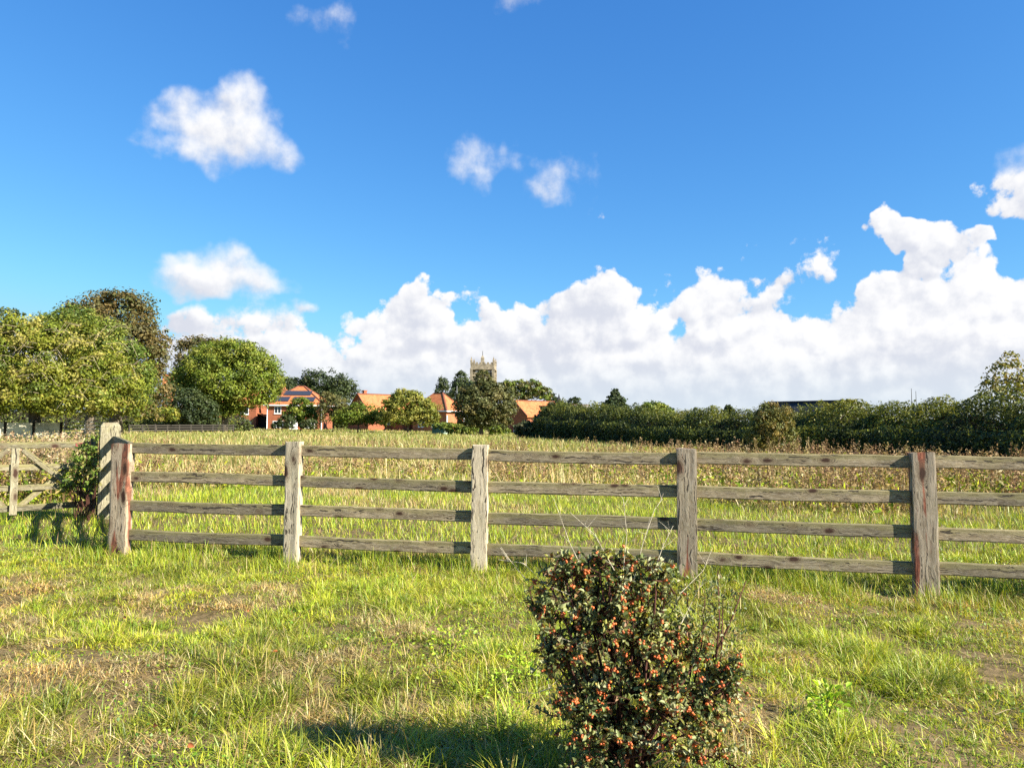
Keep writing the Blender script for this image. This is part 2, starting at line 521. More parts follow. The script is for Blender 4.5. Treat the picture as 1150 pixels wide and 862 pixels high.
# ------------------------------------------------------------------ ground
def build_ground():
    t = np.linspace(-1, 1, 261)
    xs = np.sign(t) * (np.expm1(np.abs(t) * 6.2)) * 5.2
    t2 = np.linspace(-.72, 1, 300)
    ys = 4 + np.sign(t2) * (np.expm1(np.abs(t2) * 6.2)) * 6.5
    X, Y = np.meshgrid(xs, ys); Z = ground(X, Y)
    v = np.stack([X, Y, Z], -1).reshape(-1, 3); n = len(xs)
    i = (np.arange(len(ys) - 1)[:, None] * n + np.arange(n - 1)[None]).ravel()
    o = mesh_np('meadow_ground', v, [np.stack([i, i + 1, i + n + 1, i + n], 1)], None, make_ground_mat(), smooth=True)
    tag(o, kind='structure')


build_ground()

# ------------------------------------------------------------------ grass
def blades(base, L, W, yaw, lean, cols, seg=2, droop=.25, tipcol=None):
    """curved tapered blades; base (N,3)"""
    N = len(base)
    ts = {1: [0, 1], 2: [0, .55, 1], 3: [0, .35, .7, 1]}[seg]
    ws = {1: [1, 0], 2: [1, .8, 0], 3: [1, .9, .6, 0]}[seg]
    d = np.stack([np.cos(yaw), np.sin(yaw), np.zeros(N)], 1)
    sd = np.stack([-np.sin(yaw), np.cos(yaw), np.zeros(N)], 1)
    tw = rng.uniform(-.9, .9, N)
    sd = sd * np.cos(tw)[:, None] + d * np.sin(tw)[:, None]
    rows = []; cc = []
    for t, w in zip(ts, ws):
        hor = np.sin(lean) * t * (1 + .6 * t) / 1.3
        ver = np.cos(lean) * t * (1 - droop * lean * t)
        c = base + d * (L * hor)[:, None]; c[:, 2] += L * ver
        k = cols if tipcol is None else cols * (1 - t) + tipcol * t
        if w > 0:
            rows += [c - sd * (W * w / 2)[:, None], c + sd * (W * w / 2)[:, None]]; cc += [k, k]
        else:
            rows += [c]; cc += [k]
    nv = len(rows)
    v = np.stack(rows, 1); c = np.stack(cc, 1)
    b = np.arange(N)[:, None] * nv
    quads = [b + np.array([[2 * i, 2 * i + 1, 2 * i + 3, 2 * i + 2]]) for i in range(seg - 1)]
    tri = b + np.array([[nv - 3, nv - 2, nv - 1]])
    return v.reshape(-1, 3), c.reshape(-1, 3), quads, [tri]


def join_blades(name, sets, mat, label=None):
    off = 0; V_ = []; C_ = []; Q = []; T = []
    for v, c, q, t in sets:
        V_.append(v); C_.append(c); Q += [x + off for x in q]; T += [x + off for x in t]; off += len(v)
    fl = []
    if Q: fl.append(np.concatenate(Q))
    if T: fl.append(np.concatenate(T))
    o = mesh_np(name, np.concatenate(V_), fl, np.concatenate(C_), mat)
    return tag(o, label, 'grass' if label else None, kind='stuff')


GREENS = np.array([(.25, .32, .016), (.32, .36, .022), (.165, .25, .014), (.40, .41, .035), (.09, .16, .014)])
FIELD = np.array([(.19, .245, .04), (.27, .27, .065), (.17, .19, .035), (.33, .30, .10), (.24, .20, .07)])
STRAWS = np.array([(.50, .40, .18), (.40, .30, .12), (.60, .50, .26), (.32, .22, .09), (.44, .30, .10)])


def pick(pal, n):
    c = pal[rng.integers(0, len(pal), n)] * rng.uniform(.8, 1.2, (n, 1))
    return c * rng.uniform(.93, 1.07, (n, 3))


def scatter(n, y0, y1, margin=1.2, power=1.0, half=.70):
    """points in the view wedge plus a margin"""
    u = rng.random(n)
    y = (y0 ** (2) + u * (y1 ** 2 - y0 ** 2)) ** .5 if power == 1 else y0 + (y1 - y0) * u ** power
    x = rng.uniform(-1, 1, n) * (half * y + margin)
    return x, y


def dryness(x, y):
    return .45 * fbm(x * .6 + 3, y * .8, 21, 3) + .55 * fbm(x * 1.9 + 5, y * 2.3, 121, 3)


def foreground():
    sets = []
    def greenness(x, y):
        dr = dryness(x, y) - .06 * sstep(5.4, 7.2, y) - .05 * sstep(1.0, 3.5, x) * sstep(4.2, 6, y)
        return 1 - .93 * sstep(.505, .63, dr)
    # tussocks
    nt = 17000
    tx, ty = scatter(nt, 2.0, 8.6, 2.3)
    green_p = greenness(tx, ty); lush = fbm(tx * 1.3, ty * 1.3, 5, 3)
    shadow_tufts = np.exp(-((tx + .35) / .75) ** 2 - ((ty - 3.55) / .45) ** 2)      # fuller, greener tufts added where the bush shadow falls
    lush = lush + .25 * shadow_tufts; green_p = np.maximum(green_p, shadow_tufts)
    keep = rng.random(nt) < (.16 + .84 * green_p) * (.35 + .65 * sstep(.34, .55, lush))
    tx, ty, green_p, lush = tx[keep], ty[keep], green_p[keep], lush[keep]
    per = (rng.integers(14, 40, len(tx)) * (.7 + .9 * sstep(.4, .65, lush))).astype(int)
    idx = np.repeat(np.arange(len(tx)), per); n = len(idx)
    big = (.40 + 1.0 * sstep(.34, .70, lush))[idx] * rng.uniform(.65, 1.25, len(tx))[idx]
    ang = rng.uniform(0, 2 * np.pi, n); rad = np.abs(rng.normal(0, .035, n))
    bx = tx[idx] + np.cos(ang) * rad; by = ty[idx] + np.sin(ang) * rad
    L = big * rng.uniform(.045, .15, n) * (1 - .28 * sstep(3.8, 5.2, by)); W = rng.uniform(.003, .0065, n)
    yaw = ang + rng.normal(0, .9, n); lean = np.clip(np.abs(rng.normal(.95, .42, n)), .05, 1.5)
    tc_ = pick(GREENS, len(tx)) * (1.18 - .52 * sstep(.46, .68, fbm(tx * .8, ty * .8, 65, 2)))[:, None]
    c = tc_[idx] * rng.uniform(.75, 1.3, (n, 1))
    st = rng.random(n) < (.12 + .6 * (1 - green_p[idx]))
    c[st] = pick(STRAWS, st.sum())
    tip = c * .85 + np.array([.42, .36, .07]) * .25
    base = np.stack([bx, by, ground(bx, by) - .004], 1)
    sets.append(blades(base, L, W, yaw, lean, c * .9, 3, .3, tip))
    # short under-grass
    n = 390000
    x, y = scatter(n, 2.0, 9.0, 2.3)
    gp = greenness(x, y)
    c = pick(GREENS, n); st = rng.random(n) > gp * .86 + .10; c[st] = pick(STRAWS, st.sum())
    base = np.stack([x, y, ground(x, y) - .003], 1)
    yl = sstep(.42, .62, fbm(x * 1.1 + 9, y * 1.3, 145, 3))[:, None]; c = c * (1 - yl * .0) * (1 + yl * np.array([.30, .12, -.1])); sets.append(blades(base, rng.uniform(.02, .065, n), rng.uniform(.003, .0065, n), rng.uniform(0, 6.28, n), np.abs(rng.normal(.95, .45, n)).clip(.05, 1.5), c, 2))
    # flat dead thatch
    n = 180000
    x, y = scatter(n, 2.0, 9.0, 2.3)
    k = rng.random(n) < .16 + .84 * (1 - greenness(x, y))
    x, y = x[k], y[k]; n = len(x)
    base = np.stack([x, y, ground(x, y) + rng.uniform(0, .03, n)], 1)
    sets.append(blades(base, rng.uniform(.04, .15, n), rng.uniform(.002, .0048, n), rng.uniform(0, 6.28, n), rng.uniform(1.0, 1.52, n), pick(STRAWS, n) * rng.uniform(.5, 1.2, (n, 1)), 2))
    # clover and small broad leaves among the blades
    n = 26000
    x, y = scatter(n, 2.0, 8.6, 1.4); k = rng.random(n) < sstep(.48, .62, fbm(x * 1.9, y * 1.9, 155, 3)); x, y = x[k], y[k]; n = len(x)
    P_ = np.stack([x, y, ground(x, y) + rng.uniform(.015, .07, n)], 1)
    sets.append(diamonds(P_, rng.normal(size=(n, 3)) * .45 + np.array([0, -.2, 1.]), rng.uniform(.010, .024, n), pick(GREENS * np.array([.8, .95, 1.2]), n), .8))
    join_blades('foreground_grass', sets, M_GRASS)


def verge():
    """longer lush grass at the foot of the fence"""
    n = 26000
    t = rng.uniform(-2.2, 4.2, n)   # along the fence
    w = np.abs(rng.normal(0, .35, n)) * np.sign(rng.random(n) - .42)
    x = -.32 + t * 2.0; y = 7.35 - .186 * (x + .32) + w
    clump = fbm(x * 2.5, y * 2.5, 31, 3); k = rng.random(n) < sstep(.35, .6, clump)
    x, y = x[k], y[k]; n = len(x)
    base = np.stack([x, y, ground(x, y)], 1)
    c = pick(GREENS, n); st = rng.random(n) < .12; c[st] = pick(STRAWS, st.sum())
    join_blades('fence_foot_grass', [blades(base, rng.uniform(.09, .24, n), rng.uniform(.003, .006, n), rng.uniform(0, 6.28, n), np.abs(rng.normal(.4, .25, n)), c, 3)], M_GRASS)


verge()


def straw_mask(x, y):
    """1 where the tall dry meadow begins"""
    edge = 15.5 - 3.6 * sstep(1.5, 6.0, x) + 2.5 * (fbm(x * .35, y * .2, 41) - .5) - 2.0 * sstep(-5.5, -7.5, x)
    return sstep(edge - .8, edge + 1.2, y)


def meadow():
    sets = []
    # short bright grass behind the fence
    n = 170000
    x, y = scatter(n, 8.2, 20, 2.0)
    s = straw_mask(x, y); k = rng.random(n) > s * .75
    x, y = x[k], y[k]; n = len(x)
    c = pick(GREENS, n) * 1.12
    dr = fbm(x * .6, y * .4, 51, 4); st = rng.random(n) < .08 + .75 * sstep(.5, .68, dr) * sstep(9.5, 14, y); c[st] = pick(STRAWS, st.sum())
    big = .6 + .9 * fbm(x * 1.3, y * 1.3, 15, 3)
    base = np.stack([x, y, ground(x, y)], 1)
    sets.append(blades(base, big * rng.uniform(.06, .16, n), rng.uniform(.005, .010, n), rng.uniform(0, 6.28, n), np.abs(rng.normal(.5, .3, n)), c, 2))
    # tall dry grass
    n = 170000
    y = 11 + (60 - 11) * rng.random(n) ** 1.7; x = rng.uniform(-1, 1, n) * (.70 * y + 3)
    s = straw_mask(x, y) * (1 - .93 * sstep(26, 44, y + 8 * (fbm(x * .1, y * .1, 61) - .5)))
    k = rng.random(n) < s; x, y = x[k], y[k]; n = len(x)
    patch = fbm(x * .45, y * .28, 71, 4)
    k = rng.random(n) < .12 + .88 * sstep(.38, .56, patch) * (.35 + .65 * (fbm(x * 1.6, y * 1.1, 75, 2) > .47)); x, y, patch = x[k], y[k], patch[k]; n = len(x)
    c = pick(STRAWS, n) * 1.1; gr = rng.random(n) < .30 + .4 * sstep(.52, .40, patch); c[gr] = pick(FIELD, gr.sum())
    L = rng.uniform(.15, .6, n) * (.4 + 1.0 * patch) * (.6 + .8 * vnoise(x * 1.3, y * .9, 85))
    base = np.stack([x, y, ground(x, y)], 1)
    sets.append(blades(base, L, rng.uniform(.006, .014, n) * (1 + y / 40), rng.uniform(0, 6.28, n), np.abs(rng.normal(.55, .38, n)), c * .9, 2, .3, c * 1.1))
    # far field
    n = 110000
    y = 24 + (150 - 24) * rng.random(n) ** 1.5; x = rng.uniform(-1, 1, n) * (.70 * y + 5)
    patch = fbm(x * .12, y * .05, 81, 4)
    c = pick(FIELD, n) * 1.05; st = rng.random(n) < .06 + .55 * sstep(.47, .64, patch); c[st] = pick(STRAWS, st.sum())
    base = np.stack([x, y, ground(x, y)], 1)
    L = rng.uniform(.12, .34, n) * (1 + .9 * sstep(95, 120, y) * rng.random(n))
    sets.append(blades(base, L, rng.uniform(.03, .06, n) * (.4 + y / 60), rng.uniform(0, 6.28, n), np.abs(rng.normal(.4, .3, n)), c, 1))
    join_blades('meadow_grass', sets, M_GRASS)


meadow()

# diamonds ----------------------------------------------------------
def diamonds(P, Nn, size, cols, aspect=.55, up=None):
    """leaf quads: P (N,3) centres, Nn normals, size (N,)"""
    N = len(P)
    Nn = Nn / np.linalg.norm(Nn, axis=1, keepdims=True)
    r = rng.normal(size=(N, 3)) if up is None else up
    a = np.cross(Nn, r); a /= np.linalg.norm(a, axis=1, keepdims=True) + 1e-9
    b = np.cross(Nn, a)
    h = size[:, None] / 2; w = h * aspect
    fold = Nn * (w * rng.uniform(-.5, .6, (N, 1)))
    v = np.stack([P - a * h, P - b * w + fold + a * h * .1, P + a * h, P + b * w + fold + a * h * .1], 1)
    c = np.repeat(cols[:, None], 4, 1)
    q = np.arange(N)[:, None] * 4 + np.arange(4)[None]
    return v.reshape(-1, 3), c.reshape(-1, 3), [q], []


foreground()


def dock_weeds(name, pts_fn, n, h0, h1, palette, stalk=(.20, .12, .06), leafy=True):
    """seeding dock and dry weed stems: thin stalks with clumps of brown seed up them"""
    x, y = pts_fn(n); n = len(x)
    H = rng.uniform(h0, h1, n) * (.8 + .4 * fbm(x * .8, y * .8, 91))
    yaw = rng.uniform(0, 6.28, n); lean = np.abs(rng.normal(.12, .1, n))
    base = np.stack([x, y, ground(x, y)], 1)
    sets = [blades(base, H, np.full(n, .012), yaw, lean, np.tile(np.array(stalk), (n, 1)), 2)]
    k = 26
    t = rng.uniform(.38, 1.0, (n, k))
    hor = np.sin(lean)[:, None] * t * (1 + .6 * t) / 1.3
    rad = .055 * (1.25 - t) + .015
    a = rng.uniform(0, 6.28, (n, k))
    Px = x[:, None] + np.cos(yaw)[:, None] * H[:, None] * hor + np.cos(a) * rad
    Py = y[:, None] + np.sin(yaw)[:, None] * H[:, None] * hor + np.sin(a) * rad
    Pz = base[:, 2:3] + H[:, None] * t * np.cos(lean)[:, None]
    Pp = np.stack([Px, Py, Pz], -1).reshape(-1, 3)
    pc = pick(palette, n)
    c = np.repeat(pc, k, 0) * rng.uniform(.7, 1.3, (n * k, 1))
    sets.append(diamonds(Pp, rng.normal(size=(n * k, 3)), rng.uniform(.03, .065, n * k), c, .6))
    if leafy:   # low green-brown leaves
        m = 9
        Pl = np.stack([np.repeat(x, m) + rng.normal(0, .14, n * m), np.repeat(y, m) + rng.normal(0, .14, n * m), np.repeat(base[:, 2], m) + rng.uniform(.05, .55, n * m) * np.repeat(H, m)], 1)
        cl = pick(GREENS, n * m) * .9; st = rng.random(n * m) < .45; cl[st] = pick(STRAWS, st.sum()) * .8
        sets.append(diamonds(Pl, rng.normal(size=(n * m, 3)) + np.array([0, 0, .5]), rng.uniform(.08, .17, n * m), cl, .35))
    o = join_blades(name, sets, M_DRY)
    return o


BROWN = np.array([(.24, .155, .07), (.31, .215, .11), (.18, .115, .055), (.38, .28, .15), (.24, .18, .07), (.27, .165, .09)])
PINKB = np.array([(.38, .28, .16), (.44, .34, .20), (.30, .21, .11), (.24, .22, .07)])


def dock_right(n):
    y = 11.2 + 17 * rng.random(n) ** 1.4; x = rng.uniform(.10, .76, n) * y
    k = (rng.random(n) < sstep(.36, .52, fbm(x * .5, y * .4, 101, 3)) * straw_mask(x, y) * (.35 + .65 * sstep(.22, .42, x / y)))
    return x[k], y[k]


def dock_left(n):
    y = rng.uniform(12.2, 19, n); x = y * rng.uniform(-.80, -.555, n)
    return x, y


def dock_mid(n):
    y = 15.5 + 22 * rng.random(n) ** 1.3; x = y * rng.uniform(-.55, .3, n)
    k = rng.random(n) < sstep(.50, .60, fbm(x * .45, y * .25, 111, 3))
    return x[k], y[k]


dock_weeds('dry_dock_weeds', dock_right, 2300, .55, 1.0, BROWN)
dock_weeds('faded_weed_thicket', dock_left, 900, .75, 1.15, PINKB)
dock_weeds('meadow_weed_stems', dock_mid, 3400, .3, .65, BROWN)

# ------------------------------------------------------------------ fence
FDIR = Vector((.9832, -.1825, 0)).normalized()
FANG = math.atan2(FDIR.y, FDIR.x)


def fdepth(px): return F * 1.03 / (103 + .0265 * px)


fence = empty('post_and_rail_fence', pix(539, 636, fdepth(539)) * Vector((1, 1, 0)), 0,
              'weathered grey wooden post-and-rail fence with four rails crossing the foreground meadow', 'fence') \
    if False else None
o_ = pix(539, 636, fdepth(539))
fence = empty('post_and_rail_fence', (o_.x, o_.y, 0), FANG,
              'weathered grey wooden four-rail fence running across the meadow in front', 'fence')
FM = Matrix.Translation((o_.x, o_.y, 0)) @ Matrix.Rotation(FANG, 4, 'Z')
FMI = FM.inverted()


def fence_s(px):
    p = pix(px, 600, fdepth(px)); return (FMI @ Vector((p.x, p.y, 0))).x


def post_mesh(w, d, h, seed, round_top=.0):
    """rough sawn post, a little irregular, local z up from below ground"""
    b = MB(); rr = random.Random(seed); n = 9
    zs = [-.25 + (h + .25) * i / n for i in range(n + 1)]
    prof = [(-1, -1), (-.82, -1.05), (0, -1.02), (.82, -1.05), (1, -1), (1.03, 0), (1, 1), (0, 1.02), (-1, 1), (-1.03, 0)]
    m = len(prof); vs = []
    for i, z in enumerate(zs):
        jx, jy = rr.uniform(-.004, .004), rr.uniform(-.004, .004)
        sc = 1.0
        for (x, y) in prof:
            vs.append((x * w / 2 * sc + jx + rr.uniform(-.002, .002), y * d / 2 * sc + jy + rr.uniform(-.002, .002), z + (rr.uniform(-.006, .006) if i == n else 0)))
    if round_top:
        for j, (x, y) in enumerate(prof):
            vs.append((x * w / 2 * .72, y * d / 2 * .72, h + round_top))
    k = len(vs) // m
    fs = [(i * m + j, i * m + (j + 1) % m, (i + 1) * m + (j + 1) % m, (i + 1) * m + j) for i in range(k - 1) for j in range(m)]
    fs.append(tuple((k - 1) * m + j for j in range(m)))
    b.add(vs, fs)
    return b


def rail_mesh(L, h, t, seed):
    b = MB(); rr = random.Random(seed); n = 10; vs = []; bow = rr.uniform(-.010, .006); tw_ = rr.uniform(-.05, .05)
    for i in range(n + 1):
        x = -L / 2 + L * i / n; jy = rr.uniform(-.004, .004); jz = rr.uniform(-.003, .003) + bow * (1 - (2 * i / n - 1) ** 2)
        for (y, z) in ((-1, -.86), (-.8, -1), (.8, -1), (1, -.86), (1, .86), (.8, 1), (-.8, 1), (-1, .86)):
            vs.append((x, y * t / 2 + jy + rr.uniform(-.001, .001), z * h / 2 + jz + rr.uniform(-.0015, .0015)))
    m = 8
    fs = [(i * m + j, i * m + (j + 1) % m, (i + 1) * m + (j + 1) % m, (i + 1) * m + j) for i in range(n) for j in range(m)]
    fs += [tuple(reversed(range(m))), tuple(n * m + j for j in range(m))]
    return b.add(vs, fs)


POSTS = [(136, .205, .105, 1.20, M_POSTR, .0, 'pale fence post with rust-red streaks down its right edge'),
         (329, .150, .105, 1.25, M_POST, .002, None), (539, .152, .105, 1.245, M_POST, .004, None),
         (772, .178, .105, 1.245, M_POSTR, .006, None), (1040, .195, .105, 1.245, M_POSTR, .018, 'broad cracked fence post with deep red streaks')]
ss = []
for i, (px, w, d, h, mt, lean, lab) in enumerate(POSTS):
    s = fence_s(px); ss.append(s)
    wp = FM @ Vector((s, 0, 0)); z = gz(wp.x, wp.y)
    o = post_mesh(w, d, h - z, 40 + i).build('post', mt, fence, bevel=0)
    o.location = (s, 0, z); o.rotation_euler = (0, -lean, random.uniform(-.04, .04))
    if lab: o['label'] = lab
ss.append(ss[-1] + 2.03); ss.append(ss[-1] + 2.0)
for s in ss[5:]:
    o = post_mesh(.18, .105, 1.24, 77).build('post', M_POST, fence); o.location = (s, 0, 0)
RAIL_TOPS = (1.212, .903, .598, .292)
k = 0
for i in range(len(ss) - 1):
    for j, zt in enumerate(RAIL_TOPS):
        k += 1
        L = ss[i + 1] - ss[i] - .12
        o = rail_mesh(L, .112, .045, 300 + k).build('rail', M_RAIL, fence)
        o.location = ((ss[i] + ss[i + 1]) / 2, 0.02, zt - .056 + random.uniform(-.006, .006))
        o.rotation_euler = (0, random.uniform(-.006, .006), 0)
# return section to the gate post
gp_w = pix(121, 560, 10.75); gp = FMI @ Vector((gp_w.x, gp_w.y, 0))
p1 = Vector((ss[0] + .05, .06, 0)); q1 = Vector((gp.x + .07, gp.y, 0))
dv = (q1 - p1); ang = math.atan2(dv.y, dv.x)
for j, zt in enumerate(RAIL_TOPS):
    o = rail_mesh(dv.length, .112, .045, 500 + j).build('rail', M_RAIL, fence)
    mid = (p1 + q1) / 2; o.location = (mid.x, mid.y, zt - .056); o.rotation_euler = (0, 0, ang)
gpost = post_mesh(.255, .22, 1.30, 90, .05).build('gate_post', M_POSTG)
gpost.location = (gp_w.x, gp_w.y, gz(gp_w.x, gp_w.y)); gpost.rotation_euler = (0, 0, R(33))
tag(gpost, 'thick round-topped lichen-grey gate post behind the end of the fence', 'post')

# ------------------------------------------------------------------ field gate
GR = pix(107, 560, 10.95); GL = pix(14.5, 560, 10.3)
gd = Vector((GR.x - GL.x, GR.y - GL.y, 0)); half = gd.length; gd.normalize()
gate = empty('field_gate', (GL.x, GL.y, gz(GL.x, GL.y)), math.atan2(gd.y, gd.x),
             'weathered wooden field gate with crossed braces and central upright', 'gate')
for j, (zt, hh) in enumerate(((1.115, .085), (.80, .08), (.52, .08), (.255, .085))):
    o = rail_mesh(half * 2, hh, .04, 700 + j).build('rail', M_GATE, gate); o.location = (0, 0, zt - hh / 2)
o = MB().box(-.045, .045, -.062, -.022, .12, 1.03).build('stile', M_POSTG, gate, bevel=.004)
for x in (-half + .04, half - .04):
    MB().box(x - .045, x + .045, -.022, .024, .1, 1.17).build('stile', M_POSTG, gate, bevel=.004)
for sgn in (-1, 1):
    o = rail_mesh(math.hypot(half - .12, .78), .075, .035, 720 + sgn).build('brace', M_GATE, gate)
    o.location = (sgn * (half / 2 + .03), -.041, .62); o.rotation_euler = (0, sgn * math.atan2(.78, half - .12), 0)
    o = rail_mesh(math.hypot(half - .12, .78), .075, .035, 730 + sgn).build('brace', M_GATE, gate)
    o.location = (sgn * (half / 2 + .03), .041, .62); o.rotation_euler = (0, -sgn * math.atan2(.78, half - .12), 0)
pl = MB().box(half * .72, half * .87, -.030, -.0215, 1.035, 1.095).build('name_plate', M_RED, gate, bevel=.002)
MB().box(half * .74, half * .79, -.0325, -.0302, 1.055, 1.078).build('plate_mark', plain('faded_pink_paint', (.45, .2, .18)), pl)


# ------------------------------------------------------------------ trees, shrubs, hedges
def ell_lobes(px_lobes, depth):
    out = []
    for l in px_lobes:
        px, py, rx, ry = l[:4]; dz = l[4] if len(l) > 4 else 0.0; dep = depth + dz
        c = pix(px, py, dep); k = dep / F
        out.append((np.array(c), np.array([rx * k, (rx + ry) / 2 * k * .85, ry * k]) * 1.05))
    return out


def clump_leaves(lobes, n, leaf, clump, pal, fill=.15, jitter=1.0, updroop=.25, spread=.55):
    area = np.array([(r[0] * r[2]) for c, r in lobes]); area = area / area.sum()
    Ps = []; Ns = []; Cs = []
    pal = np.array(pal)
    for (c, r), a in zip(lobes, area):
        m = max(60, int(n * a)); rm = float(np.mean(r))
        nc = int(max(10, 9.0 / clump ** 2 * .55))
        d = rng.normal(size=(nc, 3)); d /= np.linalg.norm(d, axis=1, keepdims=True)
        d[:, 2] = np.where(d[:, 2] < -.75, -d[:, 2], d[:, 2])
        cc = d * rng.uniform(.72, 1.02, (nc, 1)) * r
        cr = clump * rm * rng.uniform(.65, 1.35, nc)
        ccol = pal[rng.integers(0, len(pal), nc)] * rng.uniform(.82, 1.2, (nc, 1))
        ci = rng.integers(0, nc, m)
        o = rng.normal(size=(m, 3)); o /= np.linalg.norm(o, axis=1, keepdims=True)
        rr = rng.random((m, 1)) ** spread
        p = cc[ci] + o * rr * cr[ci][:, None] * np.array([1.1, 1.1, .8])
        nn = o * .7 + d[ci] * .5 + rng.normal(size=(m, 3)) * .6 * jitter + np.array([0, 0, updroop])
        col = ccol[ci] * rng.uniform(.75, 1.28, (m, 1))
        f = rng.random(m) < fill
        q = rng.normal(size=(m, 3)); q /= np.linalg.norm(q, axis=1, keepdims=True)
        p[f] = (q * rng.random((m, 1)) ** .5 * r * .85)[f]
        Ps.append(p + c); Ns.append(nn); Cs.append(col)
    P = np.concatenate(Ps); N_ = np.concatenate(Ns); C = np.concatenate(Cs)
    s = leaf * rng.uniform(.6, 1.5, len(P))
    keep = P[:, 2] > ground(P[:, 0], P[:, 1]) + .03
    P, N_, C, s = P[keep], N_[keep], C[keep], s[keep]
    return diamonds(P, N_, s, C, .62)


def tree(name, label, cat, lobes_px, depth, n, leaf, pal, base_px=None, trunk_r=.25, clump=.26, group=None, fill=.15, limbs=5, crown='crown', spread=.55, trunk_top=None, mat=None, lean=0):
    lobes = ell_lobes(lobes_px, depth)
    cx = base_px if base_px is not None else np.average([l[0] for l in lobes_px], weights=[l[2] * l[3] for l in lobes_px])
    bp = pix(cx, 478, depth); bx, by = bp.x, bp.y; bz = gz(bx, by)
    root = empty(name, (bx, by, bz), 0, label, cat, group)
    v, c, q, t = clump_leaves(lobes, n, leaf, clump, pal, fill, spread=spread)
    off = np.array([bx, by, bz])
    mesh_np(crown, v - off, q, c, mat or M_LEAF, root)
    # trunk with limbs reaching into the lobes
    mb = MB(); ctr = np.average([l[0] for l in lobes], axis=0, weights=[np.prod(l[1]) for l in lobes]) - off
    top = Vector((ctr[0], ctr[1], max(ctr[2], .4)))
    fork = Vector((top.x * .35, top.y * .35, top.z * .45))
    mb.tube([(0, 0, -.2), (fork.x * .3, fork.y * .3, fork.z * .45), fork, (fork + top) / 2 + Vector((.1, 0, 0)), top], [trunk_r * 1.25, trunk_r, trunk_r * .85, trunk_r * .55, trunk_r * .3], 8)
    order = sorted(lobes, key=lambda l: -np.prod(l[1]))[:limbs]
    for c_, r_ in order:
        for _ in range(2):
            e = Vector(c_ - off) + Vector((random.uniform(-.6, .6) * r_[0], random.uniform(-.6, .6) * r_[1], random.uniform(-.2, .6) * r_[2]))
            mid = fork.lerp(e, .5) + Vector((random.uniform(-.1, .1), random.uniform(-.1, .1), random.uniform(.0, .12))) * e.length * .5
            mb.tube([fork, mid, e], [trunk_r * .5, trunk_r * .3, trunk_r * .1], 6)
    mb.build('trunk', M_BARK, root, smooth=True)
    return root


YG = [(.17, .19, .018), (.22, .22, .026), (.125, .155, .015), (.27, .24, .05), (.085, .115, .015)]
MG = [(.11, .16, .022), (.14, .185, .025), (.08, .12, .02), (.18, .2, .03)]
LG = [(.12, .165, .016), (.155, .19, .02), (.085, .125, .014), (.19, .2, .028)]
DG = [(.035, .055, .018), (.05, .07, .02), (.028, .042, .015), (.06, .075, .022)]
BR = [(.12, .095, .03), (.145, .11, .034), (.09, .085, .028), (.09, .10, .028), (.17, .12, .04)]
OL = [(.10, .10, .03), (.13, .12, .035), (.075, .08, .025), (.15, .13, .04)]
CF = [(.035, .055, .02), (.05, .07, .025), (.07, .085, .03)]

# left group
tree('spreading_tree', 'big yellow-green weeping tree sweeping low over the wall at far left', 'tree',
     [(20, 410, 55, 52), (70, 412, 62, 50, 1), (-30, 410, 55, 50), (110, 435, 46, 36, .5), (45, 440, 62, 30, -1), (-20, 446, 60, 24, -1), (135, 452, 28, 22, 1), (85, 452, 48, 18, -1.5)],
     46, 72000, .15, YG, 40, .35, .22, fill=.12)
tree('autumn_tree', 'tall brown-leaved autumn tree rising behind the weeping tree', 'tree',
     [(128, 372, 50, 42), (95, 368, 34, 30), (150, 405, 36, 45), (168, 385, 20, 22), (120, 400, 60, 50), (165, 440, 24, 36), (140, 345, 36, 18)],
     64, 36000, .21, BR, 130, .5, .24, fill=.15)
tree('leafy_tree', 'mid-green tree squeezed between the weeping tree and the brown autumn tree', 'tree',
     [(80, 375, 40, 28), (112, 395, 40, 36), (140, 425, 30, 40), (60, 372, 30, 18)], 57, 20000, .18, MG, 100, .35, .25)
tree('cedar', 'dark flat-topped conifer tip above the weeping tree at the left edge', 'tree',
     [(8, 351, 18, 4), (-14, 360, 30, 6), (-5, 378, 30, 14), (-30, 350, 24, 5)], 80, 3000, .3, CF, -5, .4, .3)
tree('round_tree', 'large round-crowned bright green tree in front of the brick houses', 'tree',
     [(256, 426, 56, 40), (235, 425, 34, 36), (285, 425, 32, 32), (262, 404, 40, 22), (300, 428, 18, 17), (215, 432, 22, 24), (236, 452, 36, 18), (252, 458, 24, 12)],
     96, 56000, .25, LG, 252, .4, .2, fill=.2)
tree('autumn_tree', 'dull brown-green tree top showing left above the large round green tree', 'tree',
     [(222, 402, 26, 22), (208, 425, 16, 22), (240, 395, 18, 14)], 118, 7000, .36, [(.10, .085, .03), (.13, .10, .035), (.07, .075, .03)], 222, .4)
tree('dark_shrub', 'dark shaded evergreen shrub left of the large round green tree', 'shrub',
     [(190, 455, 20, 26), (212, 460, 22, 22), (172, 462, 16, 18), (228, 464, 18, 16)], 88, 9000, .26, DG, 198, .15, crown='foliage')
tree('pale_shrub', 'small yellow-green shrub at the foot of the dark evergreen shrub', 'shrub',
     [(186, 466, 14, 9), (162, 462, 14, 12)], 80, 2600, .22, YG, 176, .08, crown='foliage')
tree('oak', 'broad dark tree crown rising behind the house with solar panels', 'tree',
     [(362, 434, 34, 18), (340, 440, 20, 16), (382, 440, 20, 16), (325, 436, 14, 12), (365, 450, 40, 16)], 185, 13000, .5, DG, 362, .5)
tree('dark_shrub', 'dark green bush filling the gap right of the round tree', 'shrub',
     [(318, 445, 14, 16), (322, 432, 9, 8)], 150, 3000, .4, DG, 318, .2, crown='foliage')
